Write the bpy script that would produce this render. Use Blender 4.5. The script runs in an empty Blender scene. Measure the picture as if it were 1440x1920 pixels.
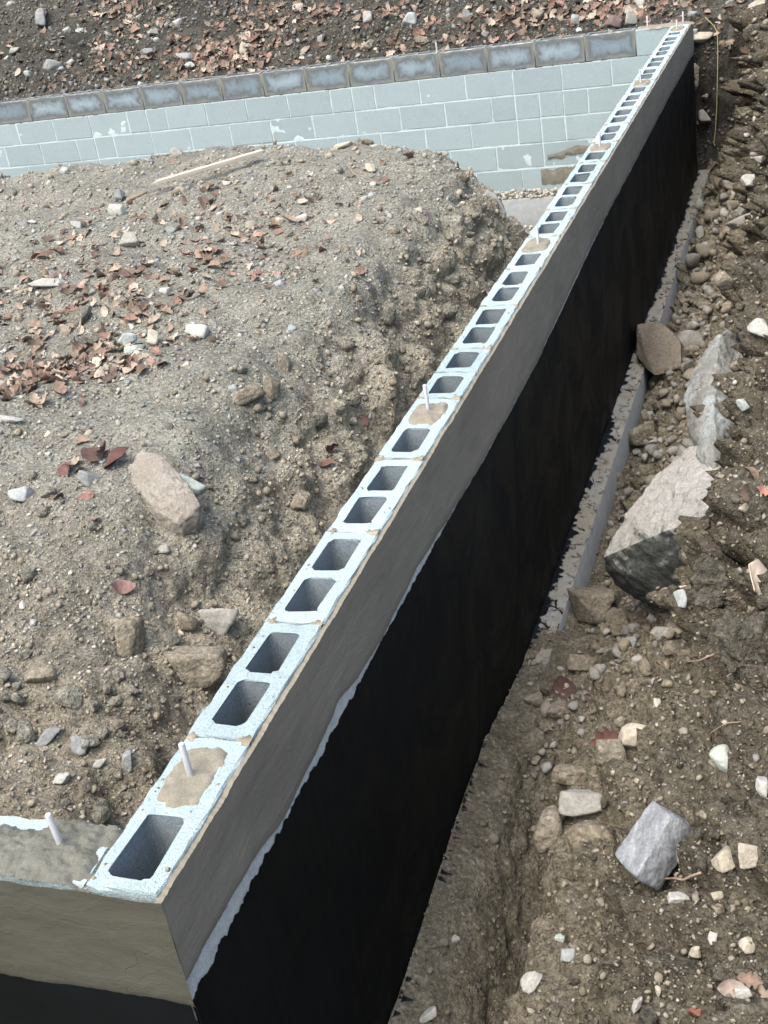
import bpy, bmesh, math, random
import numpy as np
from mathutils import Vector, Matrix
from mathutils.bvhtree import BVHTree

# ------------------------------------------------------------------ camera, sky, sun
scene = bpy.context.scene
COL = scene.collection
PX_F = 2286.4                                    # focal length in pixels of a 1440x1920 frame
CAM_LOC = np.array([1.0472, -1.2503, 1.4644])
def rmx(a): return np.array([[1,0,0],[0,math.cos(a),-math.sin(a)],[0,math.sin(a),math.cos(a)]])
def rmz(a): return np.array([[math.cos(a),-math.sin(a),0],[math.sin(a),math.cos(a),0],[0,0,1]])
CAM_R = rmz(0.393698) @ rmx(1.086065) @ rmz(-0.172372)
cam_data = bpy.data.cameras.new('camera')
cam = bpy.data.objects.new('camera', cam_data)
COL.objects.link(cam)
m4 = Matrix.Identity(4)
for i in range(3):
    for j in range(3): m4[i][j] = CAM_R[i, j]
    m4[i][3] = CAM_LOC[i]
cam.matrix_world = m4
cam_data.sensor_fit = 'VERTICAL'; cam_data.sensor_height = 24.0
cam_data.lens = PX_F / 1920 * 24.0
cam_data.clip_start = 0.02; cam_data.clip_end = 500
scene.camera = cam

SUN_EL, SUN_AZ = math.radians(62), math.radians(203)     # azimuth clockwise from +Y
world = bpy.data.worlds.new('World'); scene.world = world; world.use_nodes = True
wn = world.node_tree.nodes; wl = world.node_tree.links
for n in list(wn): wn.remove(n)
sky = wn.new('ShaderNodeTexSky'); sky.sky_type = 'NISHITA'; sky.sun_disc = False
sky.sun_elevation = SUN_EL; sky.sun_rotation = SUN_AZ
sky.air_density = 1.0; sky.dust_density = 7.0; sky.ozone_density = 1.0
bg = wn.new('ShaderNodeBackground'); bg.inputs['Strength'].default_value = 0.15
wo = wn.new('ShaderNodeOutputWorld')
wl.new(sky.outputs[0], bg.inputs[0]); wl.new(bg.outputs[0], wo.inputs[0])
sun_d = bpy.data.lights.new('sun', 'SUN'); sun_d.energy = 0.65; sun_d.angle = math.radians(60); sun_d.color = (1.0, 0.96, 0.87)
sun = bpy.data.objects.new('sun', sun_d); COL.objects.link(sun)
sd = Vector((math.sin(SUN_AZ)*math.cos(SUN_EL), math.cos(SUN_AZ)*math.cos(SUN_EL), math.sin(SUN_EL)))
sun.rotation_euler = sd.to_track_quat('Z', 'Y').to_euler()
scene.view_settings.view_transform = 'Standard'; scene.view_settings.look = 'None'
scene.view_settings.gamma = 1.0; scene.view_settings.use_curve_mapping = False
scene.view_settings.exposure = 1.22

rng = np.random.default_rng(7)
random.seed(7)

# ------------------------------------------------------------------ noise
_perm = rng.permutation(512).astype(np.int64)
_g = rng.normal(size=(512, 3)); _g /= np.linalg.norm(_g, axis=1)[:, None]
def pnoise(P, freq, seed=0):
    p = np.asarray(P, float) * freq + seed * 17.31
    i = np.floor(p).astype(np.int64); f = p - i
    u = f*f*f*(f*(f*6-15)+10)
    r = 0
    for dx in (0, 1):
        wx = u[..., 0] if dx else 1-u[..., 0]
        for dy in (0, 1):
            wy = u[..., 1] if dy else 1-u[..., 1]
            for dz in (0, 1):
                wz = u[..., 2] if dz else 1-u[..., 2]
                h = _perm[(_perm[(_perm[(i[..., 0]+dx) & 511] + i[..., 1]+dy) & 511] + i[..., 2]+dz) & 511]
                g = _g[h]
                d = g[..., 0]*(f[..., 0]-dx) + g[..., 1]*(f[..., 1]-dy) + g[..., 2]*(f[..., 2]-dz)
                r = r + wx*wy*wz*d
    return r * 1.4
def fbm(P, freq, octs, gain=.5, seed=0, billow=False):
    r = 0; a = 1.0
    for o in range(octs):
        n = pnoise(P, freq*2.03**o, seed+o)
        r = r + a*(np.abs(n)*2-.5 if billow else n); a *= gain
    return r
def n1(y, freq, seed=0, octs=3):
    y = np.asarray(y, float)
    return fbm(np.stack([y, y*0+.37, y*0+.71], -1), freq, octs, .55, seed)
def sstep(a, b, x):
    t = np.clip((x-a)/(b-a), 0, 1); return t*t*(3-2*t)

# ------------------------------------------------------------------ helpers: pixels of the frame, meshes, tagging
def ray(u, v):
    d = CAM_R @ np.array([(u-720)/PX_F, -(v-960)/PX_F, -1.0]); return d
def at(u, v, ax, val):
    d = ray(u, v); t = (val-CAM_LOC[ax])/d[ax]; return CAM_LOC + t*d
def project(P):
    c = (np.asarray(P, float)-CAM_LOC) @ CAM_R
    z = np.maximum(-c[..., 2], 1e-3)
    return 720+PX_F*c[..., 0]/z, 960-PX_F*c[..., 1]/z, -c[..., 2]
def mesh_np(name, V, F, mat=None, smooth=False, tint=None):
    V = np.asarray(V, np.float32); F = np.asarray(F, np.int32)
    me = bpy.data.meshes.new(name)
    k = F.shape[1]
    me.vertices.add(len(V)); me.vertices.foreach_set('co', V.ravel())
    me.loops.add(F.size); me.loops.foreach_set('vertex_index', F.ravel())
    me.polygons.add(len(F)); me.polygons.foreach_set('loop_start', np.arange(0, F.size, k, dtype=np.int32))
    if smooth: me.polygons.foreach_set('use_smooth', np.ones(len(F), bool))
    me.update(calc_edges=True)
    if tint is not None:
        ca = me.attributes.new('tint', 'FLOAT_COLOR', 'POINT')
        t = np.asarray(tint, np.float32)
        if t.ndim == 1: t = np.tile(t, (len(V), 1))
        if t.shape[1] == 3: t = np.hstack([t, np.ones((len(t), 1), np.float32)])
        ca.data.foreach_set('color', t.ravel())
    if mat: me.materials.append(mat)
    return me
def obj(name, me, parent=None, loc=None):
    o = bpy.data.objects.new(name, me); COL.objects.link(o)
    if parent: o.parent = parent
    if loc is not None: o.location = loc
    return o
def tag(o, label=None, cat=None, group=None, kind=None):
    if label: o['label'] = label
    if cat: o['category'] = cat
    if group: o['group'] = group
    if kind: o['kind'] = kind
    return o
def empty(name, loc=(0, 0, 0)):
    o = bpy.data.objects.new(name, None); COL.objects.link(o); o.location = loc; return o
def grid_faces(ny, nx, flip=False):
    i = np.arange(ny*nx).reshape(ny, nx)
    q = np.stack([i[:-1, :-1], i[:-1, 1:], i[1:, 1:], i[1:, :-1]], -1).reshape(-1, 4)
    return q[:, ::-1] if flip else q
def box_vf(x0, x1, y0, y1, z0, z1):
    V = np.array([(x, y, z) for z in (z0, z1) for y in (y0, y1) for x in (x0, x1)], float)
    F = np.array([(0,2,3,1),(4,5,7,6),(0,1,5,4),(2,6,7,3),(0,4,6,2),(1,3,7,5)])
    return V, F
def tube(points, rad, n=8, cap=True):
    P = np.asarray(points, float); rad = np.broadcast_to(np.asarray(rad, float), (len(P),))
    T = np.gradient(P, axis=0); T /= np.linalg.norm(T, axis=1)[:, None]
    ref = np.array([0.3, 0.9, 0.2]) if abs(T[0, 2]) > .7 else np.array([0, 0, 1.0])
    V = []
    for p, t, r in zip(P, T, rad):
        a = np.cross(t, ref); a /= np.linalg.norm(a); b = np.cross(t, a)
        for k in range(n):
            th = 2*math.pi*k/n; V.append(p + r*(a*math.cos(th)+b*math.sin(th)))
    F = []
    for s in range(len(P)-1):
        for k in range(n):
            F.append((s*n+k, s*n+(k+1) % n, (s+1)*n+(k+1) % n, (s+1)*n+k))
    V = np.array(V)
    if cap:
        V = np.vstack([V, P[:1], P[-1:]]); a, b = len(V)-2, len(V)-1
        for k in range(n):
            F.append((a, a, (k+1) % n, k)); e = (len(P)-1)*n; F.append((b, b, e+k, e+(k+1) % n))
    me = bpy.data.meshes.new('tube')
    me.from_pydata([tuple(v) for v in V], [], [tuple(dict.fromkeys(int(i) for i in f)) for f in F])
    return me

# ------------------------------------------------------------------ materials
class NT:
    def __init__(s, name):
        s.m = bpy.data.materials.new(name); s.m.use_nodes = True
        s.t = s.m.node_tree; s.b = s.t.nodes['Principled BSDF']
        s.b.inputs['Specular IOR Level'].default_value = .25
        tc = s.t.nodes.new('ShaderNodeTexCoord'); s.obj = tc.outputs['Object']; s.gen = tc.outputs['Generated']
        geo = s.t.nodes.new('ShaderNodeNewGeometry'); s.pos = geo.outputs['Position']
    def node(s, ty, **kw):
        n = s.t.nodes.new(ty)
        for k, v in kw.items():
            if k in n.inputs: 
                if hasattr(v, 'is_output'): s.t.links.new(v, n.inputs[k])
                else: n.inputs[k].default_value = v
            else: setattr(n, k, v)
        return n
    def noise(s, scale, detail=4, rough=.55, vec=None, dist=0):
        n = s.node('ShaderNodeTexNoise', Scale=scale, Detail=detail, Roughness=rough, Distortion=dist)
        s.t.links.new(vec or s.pos, n.inputs['Vector']); return n.outputs['Fac']
    def voro(s, scale, feature='F1', out='Distance', vec=None, rnd=1.0):
        n = s.node('ShaderNodeTexVoronoi', Scale=scale, feature=feature); n.inputs['Randomness'].default_value = rnd
        s.t.links.new(vec or s.pos, n.inputs['Vector']); return n.outputs[out]
    def ramp(s, fac, *stops):
        n = s.t.nodes.new('ShaderNodeValToRGB'); e = n.color_ramp.elements
        while len(e) < len(stops): e.new(.5)
        for el, (p, c) in zip(e, stops):
            el.position = p; el.color = (c, c, c, 1) if isinstance(c, (int, float)) else (*c, 1)
        s.t.links.new(fac, n.inputs[0]); return n.outputs[0]
    def mix(s, fac, a, b, mode='MIX'):
        n = s.t.nodes.new('ShaderNodeMix'); n.data_type = 'RGBA'; n.blend_type = mode
        def put(k, v):
            if hasattr(v, 'is_output'): s.t.links.new(v, n.inputs[k])
            elif isinstance(v, (int, float)): n.inputs[k].default_value = v if k == 0 else (v, v, v, 1)
            else: n.inputs[k].default_value = (*v, 1)
        put(0, fac); put(6, a); put(7, b); return n.outputs[2]
    def math(s, op, a, b=0.0, c=None):
        n = s.t.nodes.new('ShaderNodeMath'); n.operation = op
        for k, v in ((0, a), (1, b), (2, c)):
            if v is None: continue
            if hasattr(v, 'is_output'): s.t.links.new(v, n.inputs[k])
            else: n.inputs[k].default_value = v
        return n.outputs[0]
    def attr(s, name='tint'):
        n = s.t.nodes.new('ShaderNodeAttribute'); n.attribute_name = name; return n
    def rand(s):
        return s.t.nodes.new('ShaderNodeObjectInfo').outputs['Random']
    def sep(s, v):
        n = s.t.nodes.new('ShaderNodeSeparateXYZ'); s.t.links.new(v, n.inputs[0]); return n.outputs
    def mapv(s, v, scale):
        n = s.t.nodes.new('ShaderNodeMapping'); n.inputs['Scale'].default_value = scale; s.t.links.new(v, n.inputs['Vector']); return n.outputs[0]
    def bump(s, *hs):
        prev = None
        for h, st, d in hs:
            n = s.node('ShaderNodeBump', Strength=st, Distance=d); s.t.links.new(h, n.inputs['Height'])
            if prev: s.t.links.new(prev, n.inputs['Normal'])
            prev = n.outputs[0]
        s.t.links.new(prev, s.b.inputs['Normal'])
    def color(s, c):
        if hasattr(c, 'is_output'): s.t.links.new(c, s.b.inputs['Base Color'])
        else: s.b.inputs['Base Color'].default_value = (*c, 1)
    def rough(s, r):
        if hasattr(r, 'is_output'): s.t.links.new(r, s.b.inputs['Roughness'])
        else: s.b.inputs['Roughness'].default_value = r

def mat_dirt(name, lo, mid, hi, grit=.35):
    t = NT(name)
    big = t.noise(2.2, 5, .6); med = t.noise(11, 6, .65); fine = t.noise(70, 5, .7)
    c = t.mix(t.ramp(big, (.35, 0.0), (.65, 1.0)), lo, mid)
    c = t.mix(t.ramp(med, (.45, 0.0), (.75, .9)), c, hi)
    a = t.attr(); c = t.mix(1.0, c, a.outputs['Color'], 'MULTIPLY')
    cell = t.voro(95, 'F1', 'Color'); g = t.sep(cell)[0]
    grain = t.ramp(g, (0, .62), (.6, 1.0), (.85, 1.12), (1, 1.75))
    c = t.mix(grit*1.6, c, t.mix(1.0, c, grain, 'MULTIPLY'))
    c = t.mix(1.0, c, t.ramp(fine, (.3, .50), (.52, 1.0), (.75, 1.35)), 'MULTIPLY')
    t.color(c); t.rough(.95); t.b.inputs['Specular IOR Level'].default_value = .12
    t.bump((t.noise(14, 8, .75), 1.0, .035), (t.voro(60), .7, .014), (t.voro(150), .7, .008), (fine, .8, .008))
    return t.m
M = {}
M['dirt_in'] = mat_dirt('mound_dirt', (.228, .226, .188), (.298, .298, .252), (.385, .388, .338))
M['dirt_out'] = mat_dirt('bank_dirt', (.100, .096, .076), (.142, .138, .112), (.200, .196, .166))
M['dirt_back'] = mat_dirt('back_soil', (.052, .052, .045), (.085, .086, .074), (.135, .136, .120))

def mat_stone(name, rgh=.85):
    t = NT(name)
    a = t.attr().outputs['Color']
    c = t.mix(1.0, a, t.ramp(t.noise(18, 6, .65), (.3, .72), (.7, 1.22)), 'MULTIPLY')
    c = t.mix(1.0, c, t.ramp(t.noise(120, 4, .7), (.3, .75), (.7, 1.2)), 'MULTIPLY')
    t.color(c); t.rough(rgh)
    t.bump((t.noise(25, 7, .65), .6, .012), (t.noise(140, 4, .6), .5, .003))
    return t.m
M['stone'] = mat_stone('stone')
def mat_dusty():
    t = NT('dusty_stone'); a = t.attr().outputs['Color']
    d_ = t.mix(t.ramp(t.noise(11, 6, .65), (.4, 0.0), (.7, 1.0)), (.205, .187, .143), (.295, .275, .222))
    c = t.mix(t.ramp(t.noise(9, 7, .7), (.38, 0.0), (.56, .9)), a, d_)
    g = t.sep(t.voro(95, 'F1', 'Color'))[0]; c = t.mix(.5, c, t.mix(1.0, c, t.ramp(g, (0, .62), (.6, 1.0), (1, 1.6)), 'MULTIPLY'))
    c = t.mix(1.0, c, t.ramp(t.noise(80, 5, .7), (.3, .68), (.7, 1.22)), 'MULTIPLY')
    t.color(c); t.rough(.95); t.b.inputs['Specular IOR Level'].default_value = .12
    t.bump((t.noise(16, 8, .7), .9, .025), (t.voro(70), .4, .01), (t.noise(90, 5, .7), .5, .005)); return t.m
M['dusty'] = mat_dusty()
def mat_boulder(name, top, face, vein, crust=.0):
    t = NT(name)
    n = t.noise(6, 7, .62, dist=.6)
    c = t.mix(t.ramp(n, (.3, 0.0), (.7, 1.0)), face, top)
    c = t.mix(t.ramp(t.noise(3.1, 6, .7, dist=1.2), (.52, 0.0), (.60, crust)), c, vein)
    c = t.mix(1.0, c, t.ramp(t.noise(90, 5, .7), (.3, .72), (.7, 1.22)), 'MULTIPLY')
    t.color(c); t.rough(.85)
    t.bump((t.noise(12, 8, .7), .9, .03), (t.voro(55), .4, .01), (t.noise(110, 6, .75), .8, .006))
    return t.m
def mat_by_normal(name, rock, rock2, dust, upper2):  # tone by face normal: rock pair low, paler pair upward, noise at the border
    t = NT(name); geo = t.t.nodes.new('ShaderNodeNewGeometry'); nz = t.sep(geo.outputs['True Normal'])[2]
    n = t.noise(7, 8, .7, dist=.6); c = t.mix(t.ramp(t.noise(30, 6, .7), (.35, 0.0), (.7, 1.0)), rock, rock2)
    d_ = t.mix(t.ramp(n, (.35, 0.0), (.68, 1.0)), dust, upper2)
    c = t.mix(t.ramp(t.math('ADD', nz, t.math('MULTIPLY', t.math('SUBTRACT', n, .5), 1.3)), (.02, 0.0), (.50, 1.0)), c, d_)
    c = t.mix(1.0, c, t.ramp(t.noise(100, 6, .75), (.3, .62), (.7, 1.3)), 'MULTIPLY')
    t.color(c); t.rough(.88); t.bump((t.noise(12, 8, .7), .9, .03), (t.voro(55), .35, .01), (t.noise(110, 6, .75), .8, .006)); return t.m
M['boulder'] = mat_by_normal('boulder_rock', (.055, .066, .066), (.12, .135, .13), (.33, .335, .315), (.44, .445, .42))
M['boulder_plain'] = mat_boulder('boulder_rock', (.27, .268, .245), (.19, .188, .172), (.31, .335, .33), .45)
M['crust'] = mat_boulder('crusted_rock', (.27, .295, .285), (.20, .195, .165), (.36, .405, .405), .8)
M['cream_rock'] = mat_boulder('cream_rock', (.33, .31, .265), (.25, .235, .20), (.37, .365, .33), .4)
M['slab'] = mat_boulder('tan_rock', (.27, .245, .20), (.19, .17, .14), (.32, .315, .29), .4)
def mat_striated():
    t = NT('striated_grey_rock')
    v = t.mapv(t.obj, (55, 9, 9))
    s_ = t.noise(1.0, 6, .65, vec=v, dist=.4)
    c = t.ramp(s_, (.30, (.15, .165, .18)), (.5, (.22, .24, .255)), (.72, (.36, .39, .40)))
    c = t.mix(1.0, c, t.ramp(t.noise(120, 4, .7), (.3, .7), (.7, 1.3)), 'MULTIPLY')
    t.color(c); t.rough(.8); t.bump((s_, .6, .008), (t.noise(100, 5, .7), .5, .004)); return t.m
M['striated'] = mat_striated()

def mat_block(name, base, speck=.5, lo=.84, hi=1.08):
    t = NT(name)
    fine = t.noise(300, 3, .8); g = t.noise(160, 5, .7)
    c = t.mix(t.ramp(g, (.35, 0.0), (.7, 1.0)), tuple(b*.80 for b in base), base)
    c = t.mix(speck, c, t.mix(1.0, c, t.ramp(fine, (.37, .38), (.49, 1.0), (.66, 1.25)), 'MULTIPLY'))
    c = t.mix(t.ramp(t.noise(9, 5, .6), (.5, 0.0), (.8, .45)), c, tuple(b*.72 for b in base))
    r = t.ramp(t.rand(), (0, lo), (1, hi)); c = t.mix(1.0, c, r, 'MULTIPLY')
    t.color(c); t.rough(.95); t.b.inputs['Specular IOR Level'].default_value = .035
    t.bump((fine, .8, .004), (g, .6, .006)); return t.m
M['cmu'] = mat_block('concrete_block_grey', (.455, .585, .615))
M['cmu_cell_shade'] = mat_block('concrete_block_cell_shade', (.27, .33, .365))  # same block, darker and bluer: shade inside the cells put into the colour
M['cmu_back'] = mat_block('concrete_block_pale', (.375, .475, .50), .2, .94, 1.04)
def mat_mortar(name, a, b):
    t = NT(name)
    n = t.noise(22, 6, .65); c = t.mix(t.ramp(n, (.35, 0.0), (.68, 1.0)), a, b)
    c = t.mix(1.0, c, t.ramp(t.noise(260, 4, .7), (.3, .75), (.7, 1.18)), 'MULTIPLY')
    t.color(c); t.rough(.92); t.bump((n, .5, .008), (t.noise(240, 4, .7), .6, .003)); return t.m
M['mortar'] = mat_mortar('tan_mortar', (.235, .215, .158), (.32, .298, .235))
M['mortar_pale'] = mat_mortar('pale_mortar', (.45, .56, .585), (.55, .65, .675))
M['grout'] = mat_mortar('grey_tan_grout', (.185, .178, .142), (.27, .260, .212))
M['cap_mortar'] = mat_mortar('cap_mortar', (.108, .114, .098), (.168, .176, .154))
M['olive_mortar'] = mat_mortar('olive_mortar', (.15, .15, .125), (.23, .228, .19))
M['footing'] = mat_mortar('footing_concrete', (.25, .26, .245), (.37, .38, .36))
def mat_footing():
    t = NT('footing_top'); n = t.noise(20, 6, .65); c = t.mix(t.ramp(n, (.35, 0.0), (.68, 1.0)), (.28, .29, .27), (.42, .43, .40))
    c = t.mix(t.ramp(t.noise(5, 6, .7), (.42, 0.0), (.60, .9)), c, (.31, .29, .235))
    c = t.mix(1.0, c, t.ramp(t.noise(220, 4, .7), (.3, .7), (.7, 1.2)), 'MULTIPLY'); t.color(c); t.rough(.95)
    t.bump((n, .7, .012), (t.noise(70, 5, .7), .6, .006)); return t.m
M['footing'] = mat_footing()
M['footing_side'] = mat_mortar('footing_side', (.20, .225, .235), (.26, .285, .295))
def mat_parge(name, a, b, d):
    t = NT(name)
    v = t.mapv(t.pos, (1, .8, 1.6))
    n = t.noise(3.2, 6, .55, vec=v, dist=.5); n2 = t.noise(17, 5, .6, vec=t.mapv(t.pos, (1, .5, 2.0)))
    c = t.mix(t.ramp(n, (.35, 0.0), (.66, 1.0)), a, b)
    c = t.mix(t.ramp(n2, (.5, 0.0), (.8, .5)), c, d)
    c = t.mix(1.0, c, t.ramp(t.noise(300, 3, .7), (.3, .9), (.7, 1.08)), 'MULTIPLY')
    t.color(c); t.rough(t.ramp(n2, (.3, .6), (.7, .85)))
    trowel = t.noise(9, 5, .55, vec=t.mapv(t.pos, (1, .35, 2.6)), dist=.8)
    pit = t.ramp(t.voro(26), (.0, 0.0), (.07, 1.0))
    wv = t.node('ShaderNodeVectorMath', operation='ADD'); t.t.links.new(t.pos, wv.inputs[0])
    nv = t.t.nodes.new('ShaderNodeTexNoise'); nv.inputs['Scale'].default_value = 7; nv.inputs['Detail'].default_value = 5; t.t.links.new(t.pos, nv.inputs['Vector'])
    sc_ = t.node('ShaderNodeVectorMath', operation='SCALE'); sc_.inputs[3].default_value = .35; t.t.links.new(nv.outputs['Color'], sc_.inputs[0]); t.t.links.new(sc_.outputs[0], wv.inputs[1])
    ck = t.voro(2.2, 'DISTANCE_TO_EDGE', 'Distance', vec=wv.outputs[0])
    mask = t.ramp(t.noise(2.6, 3), (.60, 0.0), (.66, 1.0))
    crack = t.math('MULTIPLY', t.ramp(ck, (.0, 1.0), (.006, 0.0)), mask)
    c = t.mix(t.math('MULTIPLY', crack, .6), c, (.045, .042, .038)); t.color(c)
    rid = t.ramp(t.noise(4, 3, .5, vec=t.mapv(t.pos, (1, .5, 2.2)), dist=1.5), (.47, 0.0), (.50, 1.0), (.53, 0.0))
    t.bump((trowel, .20, .012), (n2, .08, .006), (pit, .25, .005), (rid, .12, .003), (t.math('SUBTRACT', 1.0, crack), .4, .003), (t.noise(320, 3, .6), .25, .0015)); return t.m
M['parge'] = mat_parge('fresh_parge', (.178, .170, .138), (.224, .214, .174), (.158, .151, .123))
M['parge_end'] = mat_parge('fresh_parge_olive', (.066, .067, .052), (.082, .084, .066), (.057, .058, .046))
M['bare'] = mat_mortar('dry_pale_coat', (.40, .44, .43), (.56, .60, .59))
def mat_black():
    t = NT('black_waterproofing')
    st = t.noise(1, 7, .6, vec=t.mapv(t.pos, (1, 34, 2.2)), dist=.3)
    cl = t.noise(1.7, 5, .6)
    c = t.mix(t.ramp(st, (.40, 0.0), (.72, 1.0)), (.0010, .0020, .0025), (.0030, .0050, .0058))
    c = t.mix(t.ramp(cl, (.50, 0.0), (.78, .55)), c, (.0060, .0095, .0108))
    zz = t.sep(t.pos)[2]
    low = t.ramp(t.math('ADD', t.math('MULTIPLY', zz, 1.0), 1.32), (.06, 1.0), (.30, 0.0))
    spl = t.math('MULTIPLY', low, t.ramp(t.noise(26, 6, .75), (.56, 0.0), (.70, .35)))
    c = t.mix(spl, c, (.15, .13, .10))
    sm = t.noise(1, 6, .6, vec=t.mapv(t.pos, (1, 5, 2.2)), dist=.7)
    t.color(c); gl = t.noise(3.2, 5, .6, dist=.8)
    t.rough(t.ramp(gl, (.40, .58), (.62, .78))); t.b.inputs['Specular IOR Level'].default_value = .15
    t.bump((sm, .10, .012), (st, .22, .004), (t.noise(1, 6, .6, vec=t.mapv(t.pos, (1, 60, 9))), .4, .003)); return t.m
M['black'] = mat_black()
def mat_sealed():
    t = NT('dark_sealed_block')
    x, y, z = t.sep(t.gen)
    ex = t.math('MINIMUM', y, t.math('SUBTRACT', 1.0, y)); ez = t.math('MINIMUM', z, t.math('SUBTRACT', 1.0, z))
    e = t.math('MINIMUM', t.math('MULTIPLY', ex, 2.0), ez)
    r0 = t.rand(); vo = t.node('ShaderNodeVectorMath', operation='ADD'); t.t.links.new(t.pos, vo.inputs[0])
    cb = t.t.nodes.new('ShaderNodeCombineXYZ'); t.t.links.new(t.math('MULTIPLY', r0, 37.0), cb.inputs[0]); t.t.links.new(cb.outputs[0], vo.inputs[1])
    cl = t.noise(6, 6, .65, vec=vo.outputs[0], dist=1.4)
    e2 = t.math('ADD', e, t.math('MULTIPLY', t.math('SUBTRACT', cl, .5), .8))
    r = t.rand()
    mid = t.mix(r, (.17, .235, .275), (.28, .365, .415))
    c = t.ramp(e2, (.0, (.20, .22, .205)), (.14, (.12, .14, .15)), (.34, (.16, .195, .215)), (.60, (.16, .19, .21)))
    c = t.mix(t.ramp(e2, (.16, 0.0), (.50, 1.0)), c, mid)
    t.color(c); t.rough(t.ramp(cl, (.3, .16), (.7, .42))); t.b.inputs['Specular IOR Level'].default_value = .5
    t.bump((t.noise(60, 4, .6), .15, .003)); return t.m
M['sealed'] = mat_sealed()
def mat_rod():
    t = NT('galvanised_rod'); z = t.sep(t.obj)[2]
    th = t.math('SINE', t.math('MULTIPLY', z, 2800.0))
    t.color(t.mix(t.noise(80, 3), (.42, .45, .48), (.58, .61, .64))); t.rough(.5); t.b.inputs['Metallic'].default_value = .35
    t.bump((th, .35, .0012)); return t.m
M['rod'] = mat_rod()
def mat_leaf():
    t = NT('dry_leaf'); a = t.attr().outputs['Color']
    c = t.mix(1.0, a, t.ramp(t.noise(60, 4, .6), (.3, .65), (.7, 1.3)), 'MULTIPLY')
    t.color(c); t.rough(.75); t.bump((t.noise(90, 4, .6), .4, .004)); return t.m
M['leaf'] = mat_leaf()
def mat_wood(name, a, b):
    t = NT(name); g = t.noise(1, 6, .6, vec=t.mapv(t.obj, (5, 90, 90)), dist=.5)
    t.color(t.mix(t.ramp(g, (.35, 0.0), (.7, 1.0)), a, b)); t.rough(.85); t.bump((g, .5, .003)); return t.m
M['wood'] = mat_wood('weathered_wood', (.36, .335, .28), (.52, .49, .42))
M['root'] = mat_wood('root_wood', (.20, .15, .11), (.34, .27, .21))
def mat_plain(name, c, r=.7):
    t = NT(name); t.color(t.mix(t.noise(50, 4), tuple(v*.8 for v in c), c)); t.rough(r); return t.m
M['string'] = mat_plain('yellow_string', (.52, .50, .24))
M['bark'] = mat_plain('birch_bark', (.55, .50, .43))
M['membrane'] = mat_plain('black_drip', (.008, .010, .012), .4)
M['core'] = mat_plain('core_concrete', (.20, .21, .215), .95)

# ------------------------------------------------------------------ terrain
def loft(stations, ys, ncol, power=1.0):
    """rows of cross-section polylines (x,z) interpolated between stations, resampled by arc length"""
    sy = np.array([s[0] for s in stations]); P = np.array([s[1] for s in stations])      # S,K,2
    out = np.zeros((len(ys), ncol, 3))
    for r, y in enumerate(ys):
        k = np.clip(np.searchsorted(sy, y)-1, 0, len(sy)-2); t = np.clip((y-sy[k])/(sy[k+1]-sy[k]), 0, 1); t = t*t*(3-2*t)*.5+t*.5
        q = P[k]*(1-t)+P[k+1]*t
        # smooth corners (Chaikin)
        for _ in range(2):
            a = q[:-1]*.75+q[1:]*.25; b = q[:-1]*.25+q[1:]*.75
            q = np.vstack([q[:1], np.stack([a, b], 1).reshape(-1, 2), q[-1:]])
        s = np.r_[0, np.cumsum(np.hypot(*np.diff(q, axis=0).T))]
        tt = np.linspace(0, 1, ncol)**power * s[-1]
        out[r, :, 0] = np.interp(tt, s, q[:, 0]); out[r, :, 2] = np.interp(tt, s, q[:, 1]); out[r, :, 1] = y
    return out
def normals(G):
    n = np.cross(np.gradient(G, axis=1), np.gradient(G, axis=0)); n /= np.linalg.norm(n, axis=2)[..., None]+1e-9
    n[n[..., 2] < 0] *= -1
    return n

# ---- the spoil mound and floor inside the walls
st_in = [
 (0.13, [(-.143,-.98),(-.36,-.92),(-.62,-.80),(-1.0,-.72),(-1.6,-.66),(-3,-.62),(-10,-.6)]),
 (0.60, [(-.143,-1.02),(-.36,-.96),(-.65,-.74),(-1.0,-.60),(-1.6,-.52),(-3,-.50),(-10,-.5)]),
 (1.20, [(-.143,-1.12),(-.45,-1.05),(-.74,-.74),(-1.02,-.52),(-1.5,-.42),(-3,-.37),(-10,-.38)]),
 (2.00, [(-.143,-1.22),(-.50,-1.16),(-.80,-.78),(-1.08,-.40),(-1.5,-.29),(-3,-.26),(-10,-.28)]),
 (3.50, [(-.143,-1.32),(-.55,-1.26),(-.82,-.84),(-1.08,-.42),(-1.5,-.29),(-3,-.27),(-10,-.30)]),
 (5.20, [(-.143,-1.37),(-.58,-1.31),(-.84,-.88),(-1.04,-.42),(-1.4,-.26),(-3,-.25),(-10,-.30)]),
 (6.20, [(-.143,-1.40),(-.60,-1.36),(-.84,-.90),(-1.02,-.36),(-1.4,-.21),(-3,-.22),(-10,-.30)]),
 (6.70, [(-.143,-1.42),(-.70,-1.38),(-.95,-.92),(-1.14,-.42),(-1.7,-.20),(-3,-.20),(-10,-.32)]),
 (7.05, [(-.143,-1.45),(-.80,-1.42),(-1.05,-1.05),(-1.30,-.62),(-1.9,-.26),(-3.2,-.22),(-10,-.34)]),
 (7.40, [(-.143,-1.48),(-.95,-1.46),(-1.25,-1.3),(-1.6,-1.0),(-2.3,-.75),(-4,-.6),(-10,-.6)]),
 (7.90, [(-.143,-1.5),(-1.1,-1.5),(-1.5,-1.46),(-2.2,-1.4),(-3,-1.3),(-4.5,-1.2),(-10,-1.2)]),
 (9.05, [(-.143,-1.5),(-1.1,-1.5),(-1.5,-1.5),(-2.2,-1.48),(-3,-1.45),(-4.5,-1.4),(-10,-1.4)])]
def graded(a, b, s0, s1):
    y = [a]
    while y[-1] < b:
        t = (y[-1]-a)/(b-a); y.append(y[-1]+s0*(1-t)+s1*t)
    y[-1] = b; return np.array(y)
ys = graded(.138, 9.04, .0085, .026)
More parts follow.
